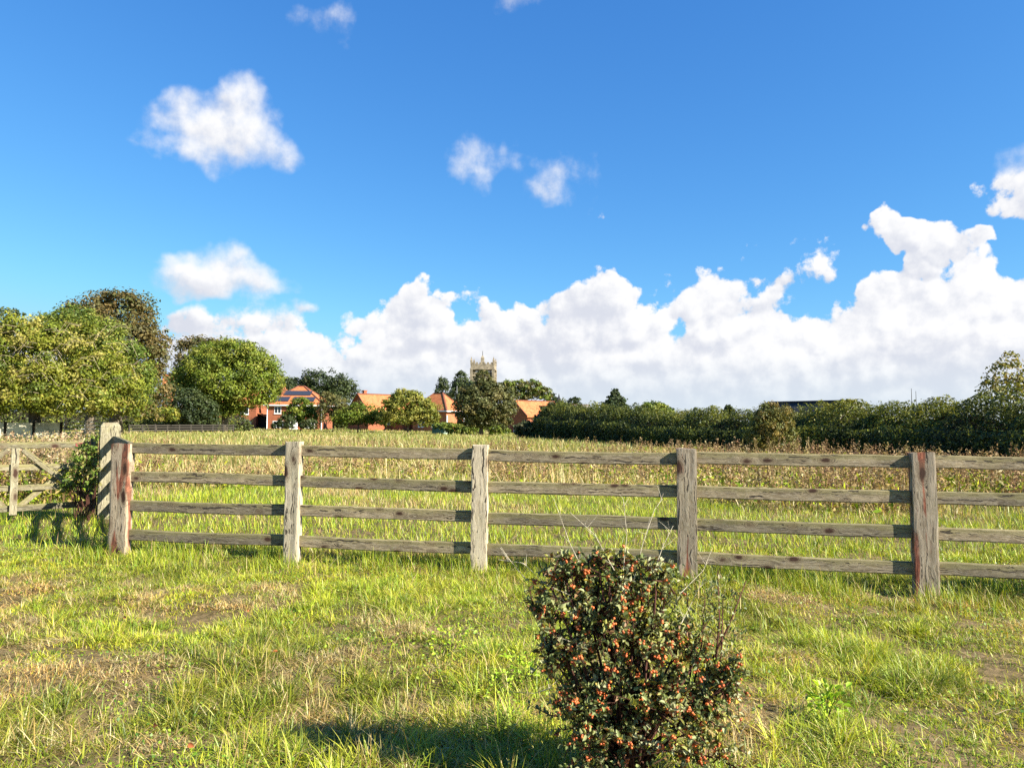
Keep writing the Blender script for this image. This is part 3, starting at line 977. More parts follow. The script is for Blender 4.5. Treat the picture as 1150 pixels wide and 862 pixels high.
# shrubs before the houses
tree('small_tree', 'small yellowish tree standing in front of the solar-panel house', 'tree',
     [(338, 460, 15, 13), (330, 466, 12, 10), (346, 468, 12, 10)], 118, 6000, .28, LG, 338, .12, .28)
tree('garden_shrub', 'olive-brown shrub between the solar-panel house and the gabled house', 'shrub',
     [(374, 461, 17, 16), (368, 448, 9, 8), (386, 466, 12, 12)], 116, 6000, .27, OL, 374, .1, crown='foliage')
tree('garden_shrub', 'bright lime-green shrub below the gabled brick house', 'shrub',
     [(404, 466, 21, 13), (388, 469, 15, 10), (422, 471, 14, 9)], 112, 6500, .26, LG, 402, .1, crown='foliage')
tree('dark_shrub', 'low dark bush under the windows of the solar-panel house', 'shrub',
     [(322, 474, 9, 8), (348, 477, 12, 6), (310, 478, 6, 4)], 114, 3000, .24, DG, 326, .08, crown='foliage')
tree('round_shrub', 'rounded yellow-green garden tree hiding the house with the red chimney', 'shrub',
     [(458, 460, 26, 20), (442, 464, 18, 17), (474, 464, 20, 18), (456, 446, 18, 9), (484, 472, 9, 9)], 108, 15000, .26, [(.21, .21, .035), (.26, .24, .045), (.17, .18, .03), (.13, .16, .025)], 458, .16, .22, crown='foliage')
tree('conifer', 'dark narrow conifer between the red chimney and the church', 'tree',
     [(497, 432, 6, 9), (498, 444, 10, 12), (497, 456, 11, 14)], 190, 5000, .42, CF, 497, .25, .3)
tree('holm_oak', 'dark green tree hugging the left side of the church tower', 'tree',
     [(517, 429, 9, 13), (514, 444, 9, 16), (526, 444, 10, 16), (522, 462, 12, 18)], 150, 9000, .36, [(.05, .075, .025), (.07, .09, .03), (.04, .06, .02)], 520, .3, .28)
tree('maple', 'dense dark maple standing before the church tower at the field edge', 'tree',
     [(547, 440, 17, 14), (548, 450, 30, 20), (535, 455, 26, 22), (558, 458, 20, 20), (532, 470, 18, 11), (552, 472, 20, 11), (542, 424, 9, 8)],
     86, 23000, .24, [(.085, .095, .03), (.11, .11, .035), (.065, .075, .025), (.14, .12, .04)], 540, .22, .25, fill=.1)
tree('broad_tree', 'olive-green tree crown right of the maple above the orange roof', 'tree',
     [(582, 440, 16, 12), (597, 438, 14, 11), (570, 438, 12, 10), (608, 442, 12, 8)], 170, 8000, .42, OL + MG, 590, .35)
tree('far_tree', 'small dark tree top far off beside the grey hall roof', 'tree',
     [(617, 448, 10, 6), (645, 451, 7, 5)], 260, 1500, .6, DG, 622, .3)
tree('ivy_thicket', 'dark ivy-clad thicket at the near corner of the orange-roofed house', 'shrub',
     [(592, 482, 16, 9), (610, 475, 12, 14), (620, 464, 9, 11), (600, 488, 20, 9), (631, 466, 12, 13)], 66, 11000, .22, [(.045, .06, .02), (.06, .075, .025), (.08, .08, .035)], 604, .12, crown='foliage')
tree('garden_shrub', 'green undergrowth shrub beneath the brick wall with white corner boards', 'shrub',
     [(515, 482, 18, 6), (532, 482, 14, 7), (500, 479, 14, 4), (560, 484, 12, 6)], 92, 5500, .22, MG, 518, .08, crown='foliage')
tree('conifer', 'single pointed pine rising behind the long dark hedge', 'tree',
     [(691, 443, 5, 6), (691, 451, 11, 8), (690, 460, 16, 10)], 95, 5500, .28, [(.05, .075, .03), (.07, .09, .035), (.04, .055, .025)], 691, .16, .3)
tree('round_shrub', 'domed olive bush poking above the long hedge', 'shrub',
     [(733, 462, 18, 10), (742, 466, 18, 10)], 62, 4500, .2, MG, 735, .12, crown='foliage')
tree('garden_shrub', 'tiny pointed shrub top above the long hedge', 'shrub', [(819, 464, 9, 5), (818, 459, 4, 4)], 60, 1200, .2, DG, 819, .06, crown='foliage')
tree('field_bush', 'rounded olive-brown bush standing out in front of the hedge', 'shrub',
     [(868, 470, 22, 17), (866, 486, 25, 20), (878, 494, 18, 14), (854, 496, 16, 14)], 30.5, 16000, .075, [(.13, .13, .03), (.17, .15, .035), (.09, .10, .025), (.19, .14, .035)], 867, .05, .24, crown='foliage')
tree('young_tree', 'sparse yellowing young tree above the hedge near the right edge', 'tree',
     [(1130, 424, 22, 18), (1114, 437, 15, 13), (1142, 438, 22, 16), (1134, 406, 13, 10), (1164, 428, 22, 20)], 36, 1900, .15, [(.19, .18, .035), (.23, .2, .045), (.15, .15, .03), (.28, .21, .05)], 1130, .07, .24, fill=.25, spread=.8)


# bare drooping twigs showing through the weeping tree
def weeping_twigs():
    root = bpy.data.objects['spreading_tree']; off = root.location; mb = MB()
    for _ in range(80):
        px = random.uniform(-30, 150); py = random.uniform(365, 450); dep = 46 - random.uniform(2.2, 3.6) + abs(px - 55) / 90 * 1.6
        a = Vector(pix(px, py, dep)); x = random.choice((-1, 1)); L = random.uniform(.4, 1.3)
        b = a + Vector((x * L * .6, random.uniform(-.3, .3), L * .12)); c = b + Vector((x * L * .5, -.1, -L * random.uniform(.3, .9)))
        mb.tube([a - off, b - off, c - off], [.018, .014, .006], 4)
    mb.build('twig_sprays', make_bark('pale_twig', (.20, .16, .09), (.38, .31, .19)), root)


weeping_twigs()


def hedge(name, label, path, top_z, width, n, leaf, pal, group=None, sprig=400):
    """path: [(x,y)], top_z per path vertex, real thickness"""
    path = np.array(path, float); seg = np.linalg.norm(np.diff(path, axis=0), axis=1); cum = np.concatenate([[0], np.cumsum(seg)])
    def at(s): return np.stack([np.interp(s, cum, path[:, 0]), np.interp(s, cum, path[:, 1])], -1), np.interp(s, cum, top_z)
    root_xy = path[0]; rz = gz(*root_xy); off = np.array([root_xy[0], root_xy[1], rz])
    root = empty(name, tuple(off), 0, label, 'hedge', group)
    w8 = None
    s = rng.random(n * 2) * cum[-1]
    dist = np.hypot(*at(s)[0].T); keep = rng.random(n * 2) < np.clip((dist.min() / dist) ** 1.2, 0, 1); s = s[keep][:n]; n = len(s)
    P, T = at(s)
    e = np.clip(s, .01, cum[-1] - .02); d = at(e + .01)[0] - at(e - .01)[0]; d /= np.linalg.norm(d, axis=1, keepdims=True)
    nrm = np.stack([-d[:, 1], d[:, 0]], 1)
    T = T + .5 * (fbm(s * .35, 0 * s, 7, 3) - .5) * 1.1 + .4 * (vnoise(s * 1.6, s * 0, 17) - .5)
    # cross-section: rounded hedge; surface-biased angle
    a = rng.uniform(-.12 * np.pi, 1.12 * np.pi, n)
    lump = 1 + .28 * (fbm(s * .9, a * 2.2, 27, 3) - .5) * 2
    r = (1 - .55 * rng.random(n) ** 2.2) * lump
    g0 = ground(P[:, 0], P[:, 1]); Hh = (T - g0) * 1.07
    lat = np.sign(np.cos(a)) * np.abs(np.cos(a)) ** 1.15 * r; ver = np.abs(np.sin(a)) ** .95 * r * (1 + .16 * (vnoise(s * 2.3, a * 3, 57) - .5))
    low = rng.random(n) < .24
    ver = np.where(low, rng.random(n) * .6, ver); lat = np.where(low, np.sign(lat) * (1 - .3 * rng.random(n) ** 2) * lump * (.85 + .2 * np.sin(ver * 3)), lat)
    XY = P + nrm * (lat * width / 2)[:, None]
    Z = g0 + np.clip(ver, .0, 1.3) * Hh
    pts = np.stack([XY[:, 0], XY[:, 1], Z], 1)
    out = np.stack([nrm[:, 0] * lat, nrm[:, 1] * lat, ver * 1.3], 1)
    pal = np.array(pal); pn = fbm(s * .5, a * 1.2, 37, 3) * .85 + .2 * np.clip(ver, 0, 1.1)  - .1  # leaf colours picked lighter toward the top, painting in sunlight there
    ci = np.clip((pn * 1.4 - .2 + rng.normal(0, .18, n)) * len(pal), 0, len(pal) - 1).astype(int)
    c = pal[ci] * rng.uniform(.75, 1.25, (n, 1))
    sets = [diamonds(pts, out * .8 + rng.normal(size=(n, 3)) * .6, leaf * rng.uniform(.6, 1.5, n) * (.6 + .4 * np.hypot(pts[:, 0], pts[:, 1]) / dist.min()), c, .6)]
    # sprigs standing out of the top
    m = sprig; s2 = rng.random(m) * cum[-1]; P2, T2 = at(s2)
    b = np.stack([P2[:, 0] + rng.normal(0, width * .2, m), P2[:, 1] + rng.normal(0, width * .2, m), T2 - .34], 1)
    L2 = rng.uniform(.25, .75, m); yw = rng.uniform(0, 6.28, m); ln = np.abs(rng.normal(.3, .2, m))
    cc = pal[rng.integers(0, len(pal), m)]
    sets.append(blades(b, L2, np.full(m, .02), yw, ln, cc * .8, 2))
    kk = 8; t = rng.uniform(.2, 1, (m, kk))
    Q = np.stack([b[:, 0:1] + np.cos(yw)[:, None] * L2[:, None] * np.sin(ln)[:, None] * t + rng.normal(0, .035, (m, kk)), b[:, 1:2] + np.sin(yw)[:, None] * L2[:, None] * np.sin(ln)[:, None] * t + rng.normal(0, .035, (m, kk)), b[:, 2:3] + L2[:, None] * t], -1).reshape(-1, 3)
    sets.append(diamonds(Q, rng.normal(size=(m * kk, 3)), leaf * rng.uniform(.6, 1.2, m * kk), np.repeat(cc, kk, 0), .5))
    o2 = 0; V_ = []; C_ = []; Qf = []; Tf = []
    for v, c, q, t in sets:
        V_.append(v); C_.append(c); Qf += [x + o2 for x in q]; Tf += [x + o2 for x in t]; o2 += len(v)
    fl = [np.concatenate(Qf)] + ([np.concatenate(Tf)] if Tf else [])
    mesh_np('foliage', np.concatenate(V_) - off, fl, np.concatenate(C_), M_LEAF, root)
    # solid near-black core for the branches, standing in for inner shade
    ns = 60; sc = np.linspace(.1, cum[-1] - .1, ns); Pc, Tc = at(sc); dc = np.gradient(Pc, axis=0); dc /= np.linalg.norm(dc, axis=1, keepdims=True); nc = np.stack([-dc[:, 1], dc[:, 0]], 1)
    prof = [(-.68, 0), (-.74, .36), (-.55, .62), (0, .84), (.55, .62), (.74, .36), (.68, 0)]
    vs = []
    for i in range(ns):
        gg0 = gz(*Pc[i]); hh = Tc[i] - gg0
        for (l, z) in prof:
            j = 1 + random.uniform(-.12, .12); vs.append((Pc[i, 0] + nc[i, 0] * l * width / 2 * j - off[0], Pc[i, 1] + nc[i, 1] * l * width / 2 * j - off[1], gg0 - .1 + z * hh * j - off[2]))
    m = len(prof); fs = [(i * m + j, i * m + j + 1, (i + 1) * m + j + 1, (i + 1) * m + j) for i in range(ns - 1) for j in range(m - 1)]
    fs += [tuple(range(m)), tuple((ns - 1) * m + j for j in reversed(range(m)))]
    mb = MB(); mb.add(vs, fs); mb.build('branches', M_DARKWOOD_SHADE, root)
    return root


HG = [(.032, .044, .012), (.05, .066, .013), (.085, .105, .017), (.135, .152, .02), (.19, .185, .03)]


def hp(px, py, d):
    p = pix(px, py, d); return (p.x, p.y), p.z


pts_ = [hp(1240, 458, 21.5), hp(1150, 458, 24.5), hp(1060, 457, 28), hp(980, 460, 31.5), hp(900, 463, 35), hp(830, 465, 39), hp(760, 465, 45), hp(700, 461, 52), hp(650, 457, 60), hp(622, 457, 66)]
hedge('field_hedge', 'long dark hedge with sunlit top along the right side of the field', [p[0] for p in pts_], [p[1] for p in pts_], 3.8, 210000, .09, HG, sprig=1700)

for (lab, pts, w, nn) in (('shaded dark hedge closing the yard behind the weeping tree', [(-260, 448, 78), (-40, 455, 84), (70, 456, 90), (170, 458, 98), (275, 464, 110)], 4.0, 26000),
                          ('low hedgerow behind the gardens of the brick houses', [(255, 466, 170), (400, 468, 168), (520, 468, 165), (640, 466, 160), (760, 470, 150)], 5.0, 16000)):
    q = [hp(*a) for a in pts]
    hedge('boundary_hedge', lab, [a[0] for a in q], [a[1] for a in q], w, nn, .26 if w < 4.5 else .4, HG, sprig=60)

# ------------------------------------------------------------------ houses
def window(parent, x, z, w, h, y=0.0, panes=2):
    """window in a wall facing local -Y at plane y"""
    f = MB(); t = .09
    f.box(x - w / 2, x + w / 2, y - .06, y + .03, z, z + t).box(x - w / 2, x + w / 2, y - .06, y + .03, z + h - t, z + h)
    f.box(x - w / 2, x - w / 2 + t, y - .06, y + .03, z + t, z + h - t).box(x + w / 2 - t, x + w / 2, y - .06, y + .03, z + t, z + h - t)
    for i in range(1, panes):
        q = x - w / 2 + w * i / panes; f.box(q - .05, q + .05, y - .058, y + .03, z + t, z + h - t)
    wo = f.build('window', M_WHITE, parent)
    MB().box(x - w / 2 + .05, x + w / 2 - .05, y - .03, y - .012, z + .05, z + h - .05).build('pane', M_GLASS, wo)
    MB().box(x - w / 2 - .08, x + w / 2 + .08, y - .13, y - .062, z - .08, z).build('sill', M_WHITE, wo)
    return wo


def hip_roof(parent, x0, x1, y0, y1, ze, zr, inset, mat=None, ov=.45):
    """hipped roof with ridge along x"""
    a = x0 - ov; b = x1 + ov; c = y0 - ov; d = y1 + ov; ym = (c + d) / 2
    r0 = (a + inset, ym, zr); r1 = (b - inset, ym, zr)
    mb = MB(); e = [(a, c, ze), (b, c, ze), (b, d, ze), (a, d, ze)]; l = [(p[0], p[1], ze - .18) for p in e]
    mb.add(e + [r0, r1] + l, [(0, 1, 5, 4), (1, 2, 5), (2, 3, 4, 5), (3, 0, 4), (6, 7, 1, 0), (7, 8, 2, 1), (8, 9, 3, 2), (9, 6, 0, 3), (9, 8, 7, 6)])
    ro = mb.build('roof', mat or M_TILE, parent)
    rd = MB()
    for p, q in ((e[0], r0), (e[3], r0), (e[1], r1), (e[2], r1), (r0, r1)):
        rd.bar(Vector(p) + Vector((0, 0, .04)), Vector(q) + Vector((0, 0, .04)), .26, .14)
    rd.build('ridge_tiles', M_RIDGE, ro)
    gt = MB(); gt.box(a - .1, b + .1, c - .12, c - .003, ze - .26, ze - .06).box(a - .1, b + .1, d + .003, d + .12, ze - .26, ze - .06)
    gt.box(b + .003, b + .12, c - .003, d + .003, ze - .26, ze - .06).box(a - .12, a - .003, c - .003, d + .003, ze - .26, ze - .06)
    gt.build('gutter', M_WHITE, ro)
    return ro


def gable_roof(parent, x0, x1, y0, y1, ze, zr, mat=None, ov=.4, verge=.25, rmat=None):
    """ridge along local x; gable ends at x0 and x1"""
    ym = (y0 + y1) / 2; a = x0 - verge; b = x1 + verge
    sl = (zr - ze) / (ym - y0); zo = ze - sl * ov; t = .2
    prof = [(y0 - ov, zo), (ym, zr), (y1 + ov, zo), (y1 + ov, zo + t), (ym, zr + t), (y0 - ov, zo + t)]
    ro = MB().prism([(a, y, z) for y, z in prof], (b - a, 0, 0)).build('roof', mat or M_TILE, parent)
    rd = MB(); rd.bar((a - .02, ym, zr + t + .03), (b + .02, ym, zr + t + .03), .26, .14)
    rd.bar((a - .03, y0 - ov, zo + t + .0), (a - .03, ym, zr + t), .12, .22).bar((a - .03, y1 + ov, zo + t), (a - .03, ym, zr + t), .12, .22)
    rd.build('ridge_tiles', rmat or M_RIDGE, ro)
    return ro


def gable_wall(x0, x1, y0, y1, h, zr):
    ym = (y0 + y1) / 2
    return MB().prism([(x0, y0, -1), (x0, y1, -1), (x0, y1, h), (x0, ym, zr), (x0, y0, h)], (x1 - x0, 0, 0))


def chimney(parent, x, y, z0, z1, w=.7, mat=None, pots=2):
    c = MB().box(x - w / 2, x + w / 2, y - w / 2, y + w / 2, z0, z1).box(x - w / 2 - .07, x + w / 2 + .07, y - w / 2 - .07, y + w / 2 + .07, z1 + .001, z1 + .18).build('chimney', mat or M_BRICK, parent)
    for i in range(pots):
        q = x + (i - (pots - 1) / 2) * .32
        MB().tube([(q, y, z1 + .18), (q, y, z1 + .6)], [.12, .1], 8).build('chimney_pot', M_BRICKL, c)
    return c


def house_at(px, depth, rz, label):
    p = pix(px, 478, depth); z = gz(p.x, p.y)
    return empty('brick_house', (p.x, p.y, z), rz, label, 'house')


def downpipe(parent, x, y, z1):
    MB().tube([(x, y, 0), (x, y, z1)], [.09, .09], 8).build('downpipe', M_WHITE, parent)


# solar-panel house
hB = house_at(330.5, 138, 0.02, 'orange brick house with hipped tiled roof carrying two rows of dark solar panels')
MB().box(-5.1, 5.1, 0, 8.6, -1, 4.55).build('wall', M_BRICK, hB)
rB = hip_roof(hB, -5.1, 5.1, 0, 8.6, 4.6, 8.2, 5.0)
for (xa, xb, v0, v1) in ((-2.6, 2.4, .47, .70), (-4.0, -1.3, .14, .37), (-.6, 3.4, .14, .37)):
    y0_, y1_ = -.45, 4.3; sl_ = (8.2 - 4.6) / (y1_ - y0_)
    q = []
    for v_ in (v0, v1):
        y_ = y0_ + (y1_ - y0_) * v_; sk = (v_ - v0) * .6
        q.append((xa + sk, xb + sk, y_, 4.6 + sl_ * (y_ - y0_) + .09))
    so_ = MB().prism([(q[0][0], q[0][2], q[0][3]), (q[0][1], q[0][2], q[0][3]), (q[1][1], q[1][2], q[1][3]), (q[1][0], q[1][2], q[1][3])], (0, -.04, .05)).build('solar_panel', M_SOLAR, hB)
window(hB, -3.1, 2.9, 1.25, 1.35); window(hB, 3.0, 2.9, 1.25, 1.35)
window(hB, -3.0, .35, 1.9, 1.2, panes=3); window(hB, 2.8, .3, 1.9, 1.2, panes=3)
pc = gable_wall(-.6, .6, -1.0, -.01, 1.9, 1.9).build('porch', M_WHITE, hB)
MB().prism([(-.85, -1.2, 1.9), (.85, -1.2, 1.9), (0, -1.2, 2.75)], (0, 1.19, 0)).build('porch_gable', M_WHITE, pc)
chimney(hB, -3.3, 4.6, 5.2, 7.4, .8, M_BRICKL)
downpipe(hB, 5.0, -.12, 4.4); downpipe(hB, -5.0, -.12, 4.4)
# house half hidden by the round tree
hA = house_at(272, 143, 0, 'brick house with small orange roof half hidden behind the round green tree')
MB().box(-6.0, 2.6, 0, 7.5, -1, 4.6).build('wall', M_BRICK, hA)
gable_roof(hA, -6.0, 2.6, 0, 7.5, 4.6, 7.6)
for x in (.4, -3.8): window(hA, x, 2.7, 1.6, 1.3)
window(hA, .5, .1, 2.4, 1.3, panes=3); window(hA, -3.8, .1, 2.4, 1.3, panes=3)
ln_ = MB().box(2.62, 4.4, 1.0, 7, -1, 2.1).build('lean_to', M_DARKWOOD_SHADE, hA)  # near-black box stands in for the shadow under the lean-to
MB().prism([(2.62, .6, 2.9), (4.6, .6, 2.2), (4.6, .6, 2.32), (2.62, .6, 3.02)], (0, 6.6, 0)).build('lean_to_roof', M_TILE, ln_)
# gabled house
hC = house_at(402, 136, R(47), 'gabled brick house with long orange roof and small ridge chimney')
MB_ = gable_wall(0, 9.5, -3.1, 3.1, 3.4, 6.45); MB_.build('wall', M_BRICK, hC)
gable_roof(hC, 0, 9.5, -3.1, 3.1, 3.4, 6.5)
chimney(hC, 1.6, .4, 6.0, 7.2, .6, pots=0)
wC = window(hC, 4, 1.2, 1.6, 1.2, -3.1)
eC = MB().box(5.0, 10.5, -6.5, -3.12, -1, 3.0).build('wing_wall', M_BRICK, hC)
MB().prism([(4.7, -6.9, 2.75), (4.7, -3.0, 5.2), (4.7, -3.0, 5.4), (4.7, -6.9, 2.95)], (6.2, 0, 0)).build('wing_roof', M_TILE, hC)
# hipped house with red chimney
hD = house_at(501, 130, R(-32), 'orange brick house with steep hipped roof, white fascia and red corner chimney')
MB().box(-7.5, 0, 0, 5.2, -1, 3.75).build('wall', M_BRICKL, hD)
hip_roof(hD, -7.5, 0, 0, 5.2, 3.8, 6.9, 3.2)
chimney(hD, .15, 3.6, 0, 5.5, .75)
MB().tube([(.1, .1, 0), (.1, .1, 2.9)], [.13, .13], 8).build('downpipe', M_WHITE, hD)
MB().tube([(.1, 5.1, 0), (.1, 5.1, 2.9)], [.13, .13], 8).build('downpipe', M_WHITE, hD)
MB().tube([(-.4, 3.6, 4.5), (-.4, 3.6, 8.2)], [.05, .04], 6).build('aerial_mast', M_METAL, hD)
for x in (-5.5, -2.5): window(hD, x, .8, 1.4, 1.2)
# house right of the maple
hE = house_at(578, 124, R(42), 'brick house with orange gable roof beside the dark ivy thicket')
gable_wall(0, 9, -2.9, 2.9, 2.9, 5.15).build('wall', M_BRICK, hE)
gable_roof(hE, 0, 9, -2.9, 2.9, 2.9, 5.2)
MB().box(4.5, 6.0, -2.6, -.8, 3.3, 4.6).build('dormer', M_DARKROOF, hE)
for (x, z) in ((2.0, .3), (5.0, .3)): window(hE, x, z, 1.6, 1.1, -2.9)
# gable-end window
we = MB().box(-.05, -.003, -1.2, .2, .1, 1.2).build('window', M_WHITE, hE); MB().box(-.07, -.052, -1.1, .1, .2, 1.1).build('pane', M_GLASS, we)
# grey hall
p = pix(638, 470, 200)
hall = empty('grey_roofed_hall', (p.x, p.y, gz(p.x, p.y)), R(3), 'long low hall with pale grey roof seen over the hedge', 'building')
gable_wall(-6.5, 6.3, 0, 9, 3.6, 6.2).build('wall', M_STONE, hall)
gable_roof(hall, -6.5, 6.3, 0, 9, 3.6, 6.3, M_SLATE)
sp = MB().box(-2.4, -1.6, 4.1, 4.9, 6.4, 7.3); sp.add([(-2.5, 4.0, 7.3), (-1.5, 4.0, 7.3), (-1.5, 5.0, 7.3), (-2.5, 5.0, 7.3), (-2, 4.5, 9.6)], [(0, 1, 4), (1, 2, 4), (2, 3, 4), (3, 0, 4)])
sp.build('spirelet', M_DARKROOF, hall)
# barn with dark roof behind the hedge
bp_ = pix(957, 466, 56)
barn = empty('dark_roofed_barn', (bp_.x, bp_.y, gz(bp_.x, bp_.y)), R(-64), 'low barn with black gabled roof behind the long hedge', 'barn')
gable_wall(-8, 0, -1.9, 1.9, 1.7, 2.85).build('wall', M_DARKWOOD_SHADE, barn)
M_BARGE = plain('weathered_barge_board', (.40, .34, .30), .8)
gable_roof(barn, -8, 0, -1.9, 1.9, 1.75, 2.95, M_DARKROOF, .35, .35, M_DARKROOF)
MB().bar((.40, -2.2, 1.6), (.40, 0, 3.02), .06, .18).bar((.40, 2.2, 1.6), (.40, 0, 3.02), .06, .18).build('barge_board', M_BARGE, barn)
# chimney far behind the left trees
pch = pix(190, 432, 150)
hF = empty('distant_house', (pch.x, pch.y, gz(pch.x, pch.y)), R(20), 'sliver of tall orange gable glimpsed between the brown autumn tree and the round tree', 'house')
gable_wall(-.9, .9, -1.0, 1.0, 8.5, 10.4).build('wall', M_BRICKL, hF)
gable_roof(hF, -.9, .9, -1.0, 1.0, 8.5, 10.5)

# church tower -----------------------------------------------------
tp = pix(542.5, 470, 250)
church = empty('church_tower', (tp.x, tp.y, gz(tp.x, tp.y)), R(-4), 'square stone church tower with battlements and corner pinnacles', 'church')
tw = 3.65; th = 18.0
body = MB().box(-tw, tw, -tw, tw, -1, th).build('tower_wall', M_STONE, church)
bt = MB()
for sx_ in (-1, 1):
    for sy_ in (-1, 1):
        bt.box(sx_ * tw - .45, sx_ * tw + .45, sy_ * tw - .45, sy_ * tw + .45, -1, th + .6)
bt.build('buttress', M_STONE, church)
st_ = MB().box(-tw - .5, tw + .5, -tw - .5, tw + .5, th + .603, th + .95).build('string_course', M_STONE, church)
pp = MB(); pp.box(-tw - .3, tw + .3, -tw - .3, -tw + .15, th + .953, th + 2.3).box(-tw - .3, tw + .3, tw - .15, tw + .3, th + .953, th + 2.3)
pp.box(-tw - .3, -tw + .15, -tw + .153, tw - .153, th + .953, th + 2.3).box(tw - .15, tw + .3, -tw + .153, tw - .153, th + .953, th + 2.3)
for i in range(6):
    x = -tw + .55 + i * (2 * tw - 1.1) / 5
    for y0_ in (-tw - .3, tw - .15): pp.box(x - .38, x + .38, y0_, y0_ + .45, th + 2.303, th + 3.1)
    for x0_ in (-tw - .3, tw - .15): pp.box(x0_, x0_ + .45, x - .38, x + .38, th + 2.303, th + 3.1)
pp.build('battlements', M_STONE, church)
for sx_ in (-1, 1):
    for sy_ in (-1, 1):
        x, y = sx_ * (tw + .05), sy_ * (tw + .05)
        q = MB().box(x - .32, x + .32, y - .32, y + .32, th + 2.305, th + 3.6)
        q.add([(x - .38, y - .38, th + 3.6), (x + .38, y - .38, th + 3.6), (x + .38, y + .38, th + 3.6), (x - .38, y + .38, th + 3.6), (x, y, th + 5.0)], [(0, 1, 4), (1, 2, 4), (2, 3, 4), (3, 0, 4)])
        q.build('pinnacle', M_STONE, church)
q = MB().box(-.55, .55, -tw - .25, -tw + .6, th + 2.306, th + 4.4)
q.add([(-.62, -tw - .3, th + 4.4), (.62, -tw - .3, th + 4.4), (.62, -tw + .65, th + 4.4), (-.62, -tw + .65, th + 4.4), (0, -tw + .2, th + 5.6)], [(0, 1, 4), (1, 2, 4), (2, 3, 4), (3, 0, 4)])
tq = q.build('turret', M_STONE, church)
MB().tube([(0, -tw + .2, th + 5.4), (0, -tw + .2, th + 6.9)], [.10, .06], 6).build('weathervane', M_STONED, church)


def lancet(w, h, y0_, y1_, x):
    pts = [(x - w / 2, y0_, 0), (x + w / 2, y0_, 0), (x + w / 2, y0_, h * .65), (x + w * .32, y0_, h * .85), (x, y0_, h), (x - w * .32, y0_, h * .85), (x - w / 2, y0_, h * .65)]
    return MB().prism(pts, (0, y1_ - y0_, 0))


for x in (-1.05, 1.05):
    o = lancet(1.35, 3.4, -tw - .04, -tw + .1, x).build('belfry_window', M_STONED, church); o.location = (0, 0, th - 5.6)
    f = MB(); pr = [(x - .8, -tw - .1, th - 3.4), (x - .6, -tw - .1, th - 2.45), (x, -tw - .1, th - 1.95), (x + .6, -tw - .1, th - 2.45), (x + .8, -tw - .1, th - 3.4)]
    for a, b in zip(pr, pr[1:]): f.bar(a, b, .15, .2)
    f.build('window_hood', M_STONE, o); 
    for ch in o.children: ch.location = (0, 0, -(th - 5.6))
MB().box(tw * .68, tw * .68 + .3, -tw - .2, -tw - .003, 0, th + .5).build('dark_strip', M_STONED, church)  # narrow dark strip up the tower front

# ------------------------------------------------------------------ yard on the left: wall, metal gate, far fence, teal tank, saplings
pw0 = pix(-60, 485, 43); pw1 = pix(70, 485, 46)
wall = empty('garden_wall', (pw1.x, pw1.y, gz(pw1.x, pw1.y)), math.atan2(pw0.y - pw1.y, pw0.x - pw1.x), 'stained cream panel wall beneath the weeping tree', 'wall')
wl = (pw0 - pw1).length; bay = wl / 4
for i in range(4):
    MB().box(i * bay + .14, (i + 1) * bay, -.06, .06, -.3, 1.02).build('panel', M_RENDER, wall)
    MB().box(i * bay, i * bay + .137, -.09, .09, -.3, 1.08).build('post', M_DARKWOOD_SHADE, wall)
g0 = pix(72, 485, 46.5); g1 = pix(118, 485, 48)
mg = empty('metal_gate', (g0.x, g0.y, gz(g0.x, g0.y)), math.atan2(g1.y - g0.y, g1.x - g0.x), 'grey tubular metal farm gate in the shade of the weeping tree', 'gate')
gl = (g1 - g0).length
for z in (.2, .42, .64, .86, 1.08): MB().tube([(0, 0, z), (gl, 0, z)], [.035, .035], 6).build('bar', M_METAL, mg)
for x in (0, gl / 2, gl): MB().tube([(x, 0.002, .15), (x, 0.002, 1.12)], [.03, .03], 6).build('upright', M_METAL, mg)
f0 = pix(145, 480, 76); f1 = pix(262, 480, 88)
ff = empty('paddock_fence', (f0.x, f0.y, gz(f0.x, f0.y)), math.atan2(f1.y - f0.y, f1.x - f0.x), 'low grey post-and-rail fence far off below the dark shrubs', 'fence')
fl_ = (f1 - f0).length; nn = 9
M_FAR = plain('weathered_paddock_wood', (.04, .034, .025), .9)
for i in range(nn + 1):
    x = fl_ * i / nn; MB().box(x - .07, x + .07, -.06, .06, -.3, .9).build('post', M_FAR, ff)
for z in (.3, .55, .8):
    MB().box(0, fl_, -.1, -.063, z - .06, z + .06).build('rail', M_FAR, ff)
tb = pix(494, 482, 100)
tank = empty('garden_tank', (tb.x, tb.y, gz(tb.x, tb.y)), R(-25), 'teal green box tank with pale end beside the garden shrubs', 'tank')
MB().box(-.9, .9, -.6, .6, -.2, 1.25).build('tank_body', M_GREENBOX, tank, bevel=.08)
MB().box(-.95, .95, -.65, .65, 1.252, 1.36).build('lid', M_GREENBOX, tank, bevel=.03)
MB().box(.902, .93, -.5, .5, -.1, 1.1).build('end_panel', plain('pale_green_panel', (.35, .45, .36)), tank)
for i, (px, t_, d) in enumerate(((1024, 436, 40), (1029, 439, 42))):
    a = pix(px, 470, d); b = pix(px, t_, d)
    o = MB().tube([(0, 0, 0), (.02, 0, b.z * .6 - gz(a.x, a.y)), (0, 0, b.z - gz(a.x, a.y))], [.03, .025, .012], 6).build('thin_pole', M_FAR)
    o.location = (a.x, a.y, gz(a.x, a.y)); tag(o, ['taller thin pole standing up behind the hedge', 'shorter thin pole standing just right of the taller pole behind the hedge'][i], 'pole', 'thin poles behind the hedge')

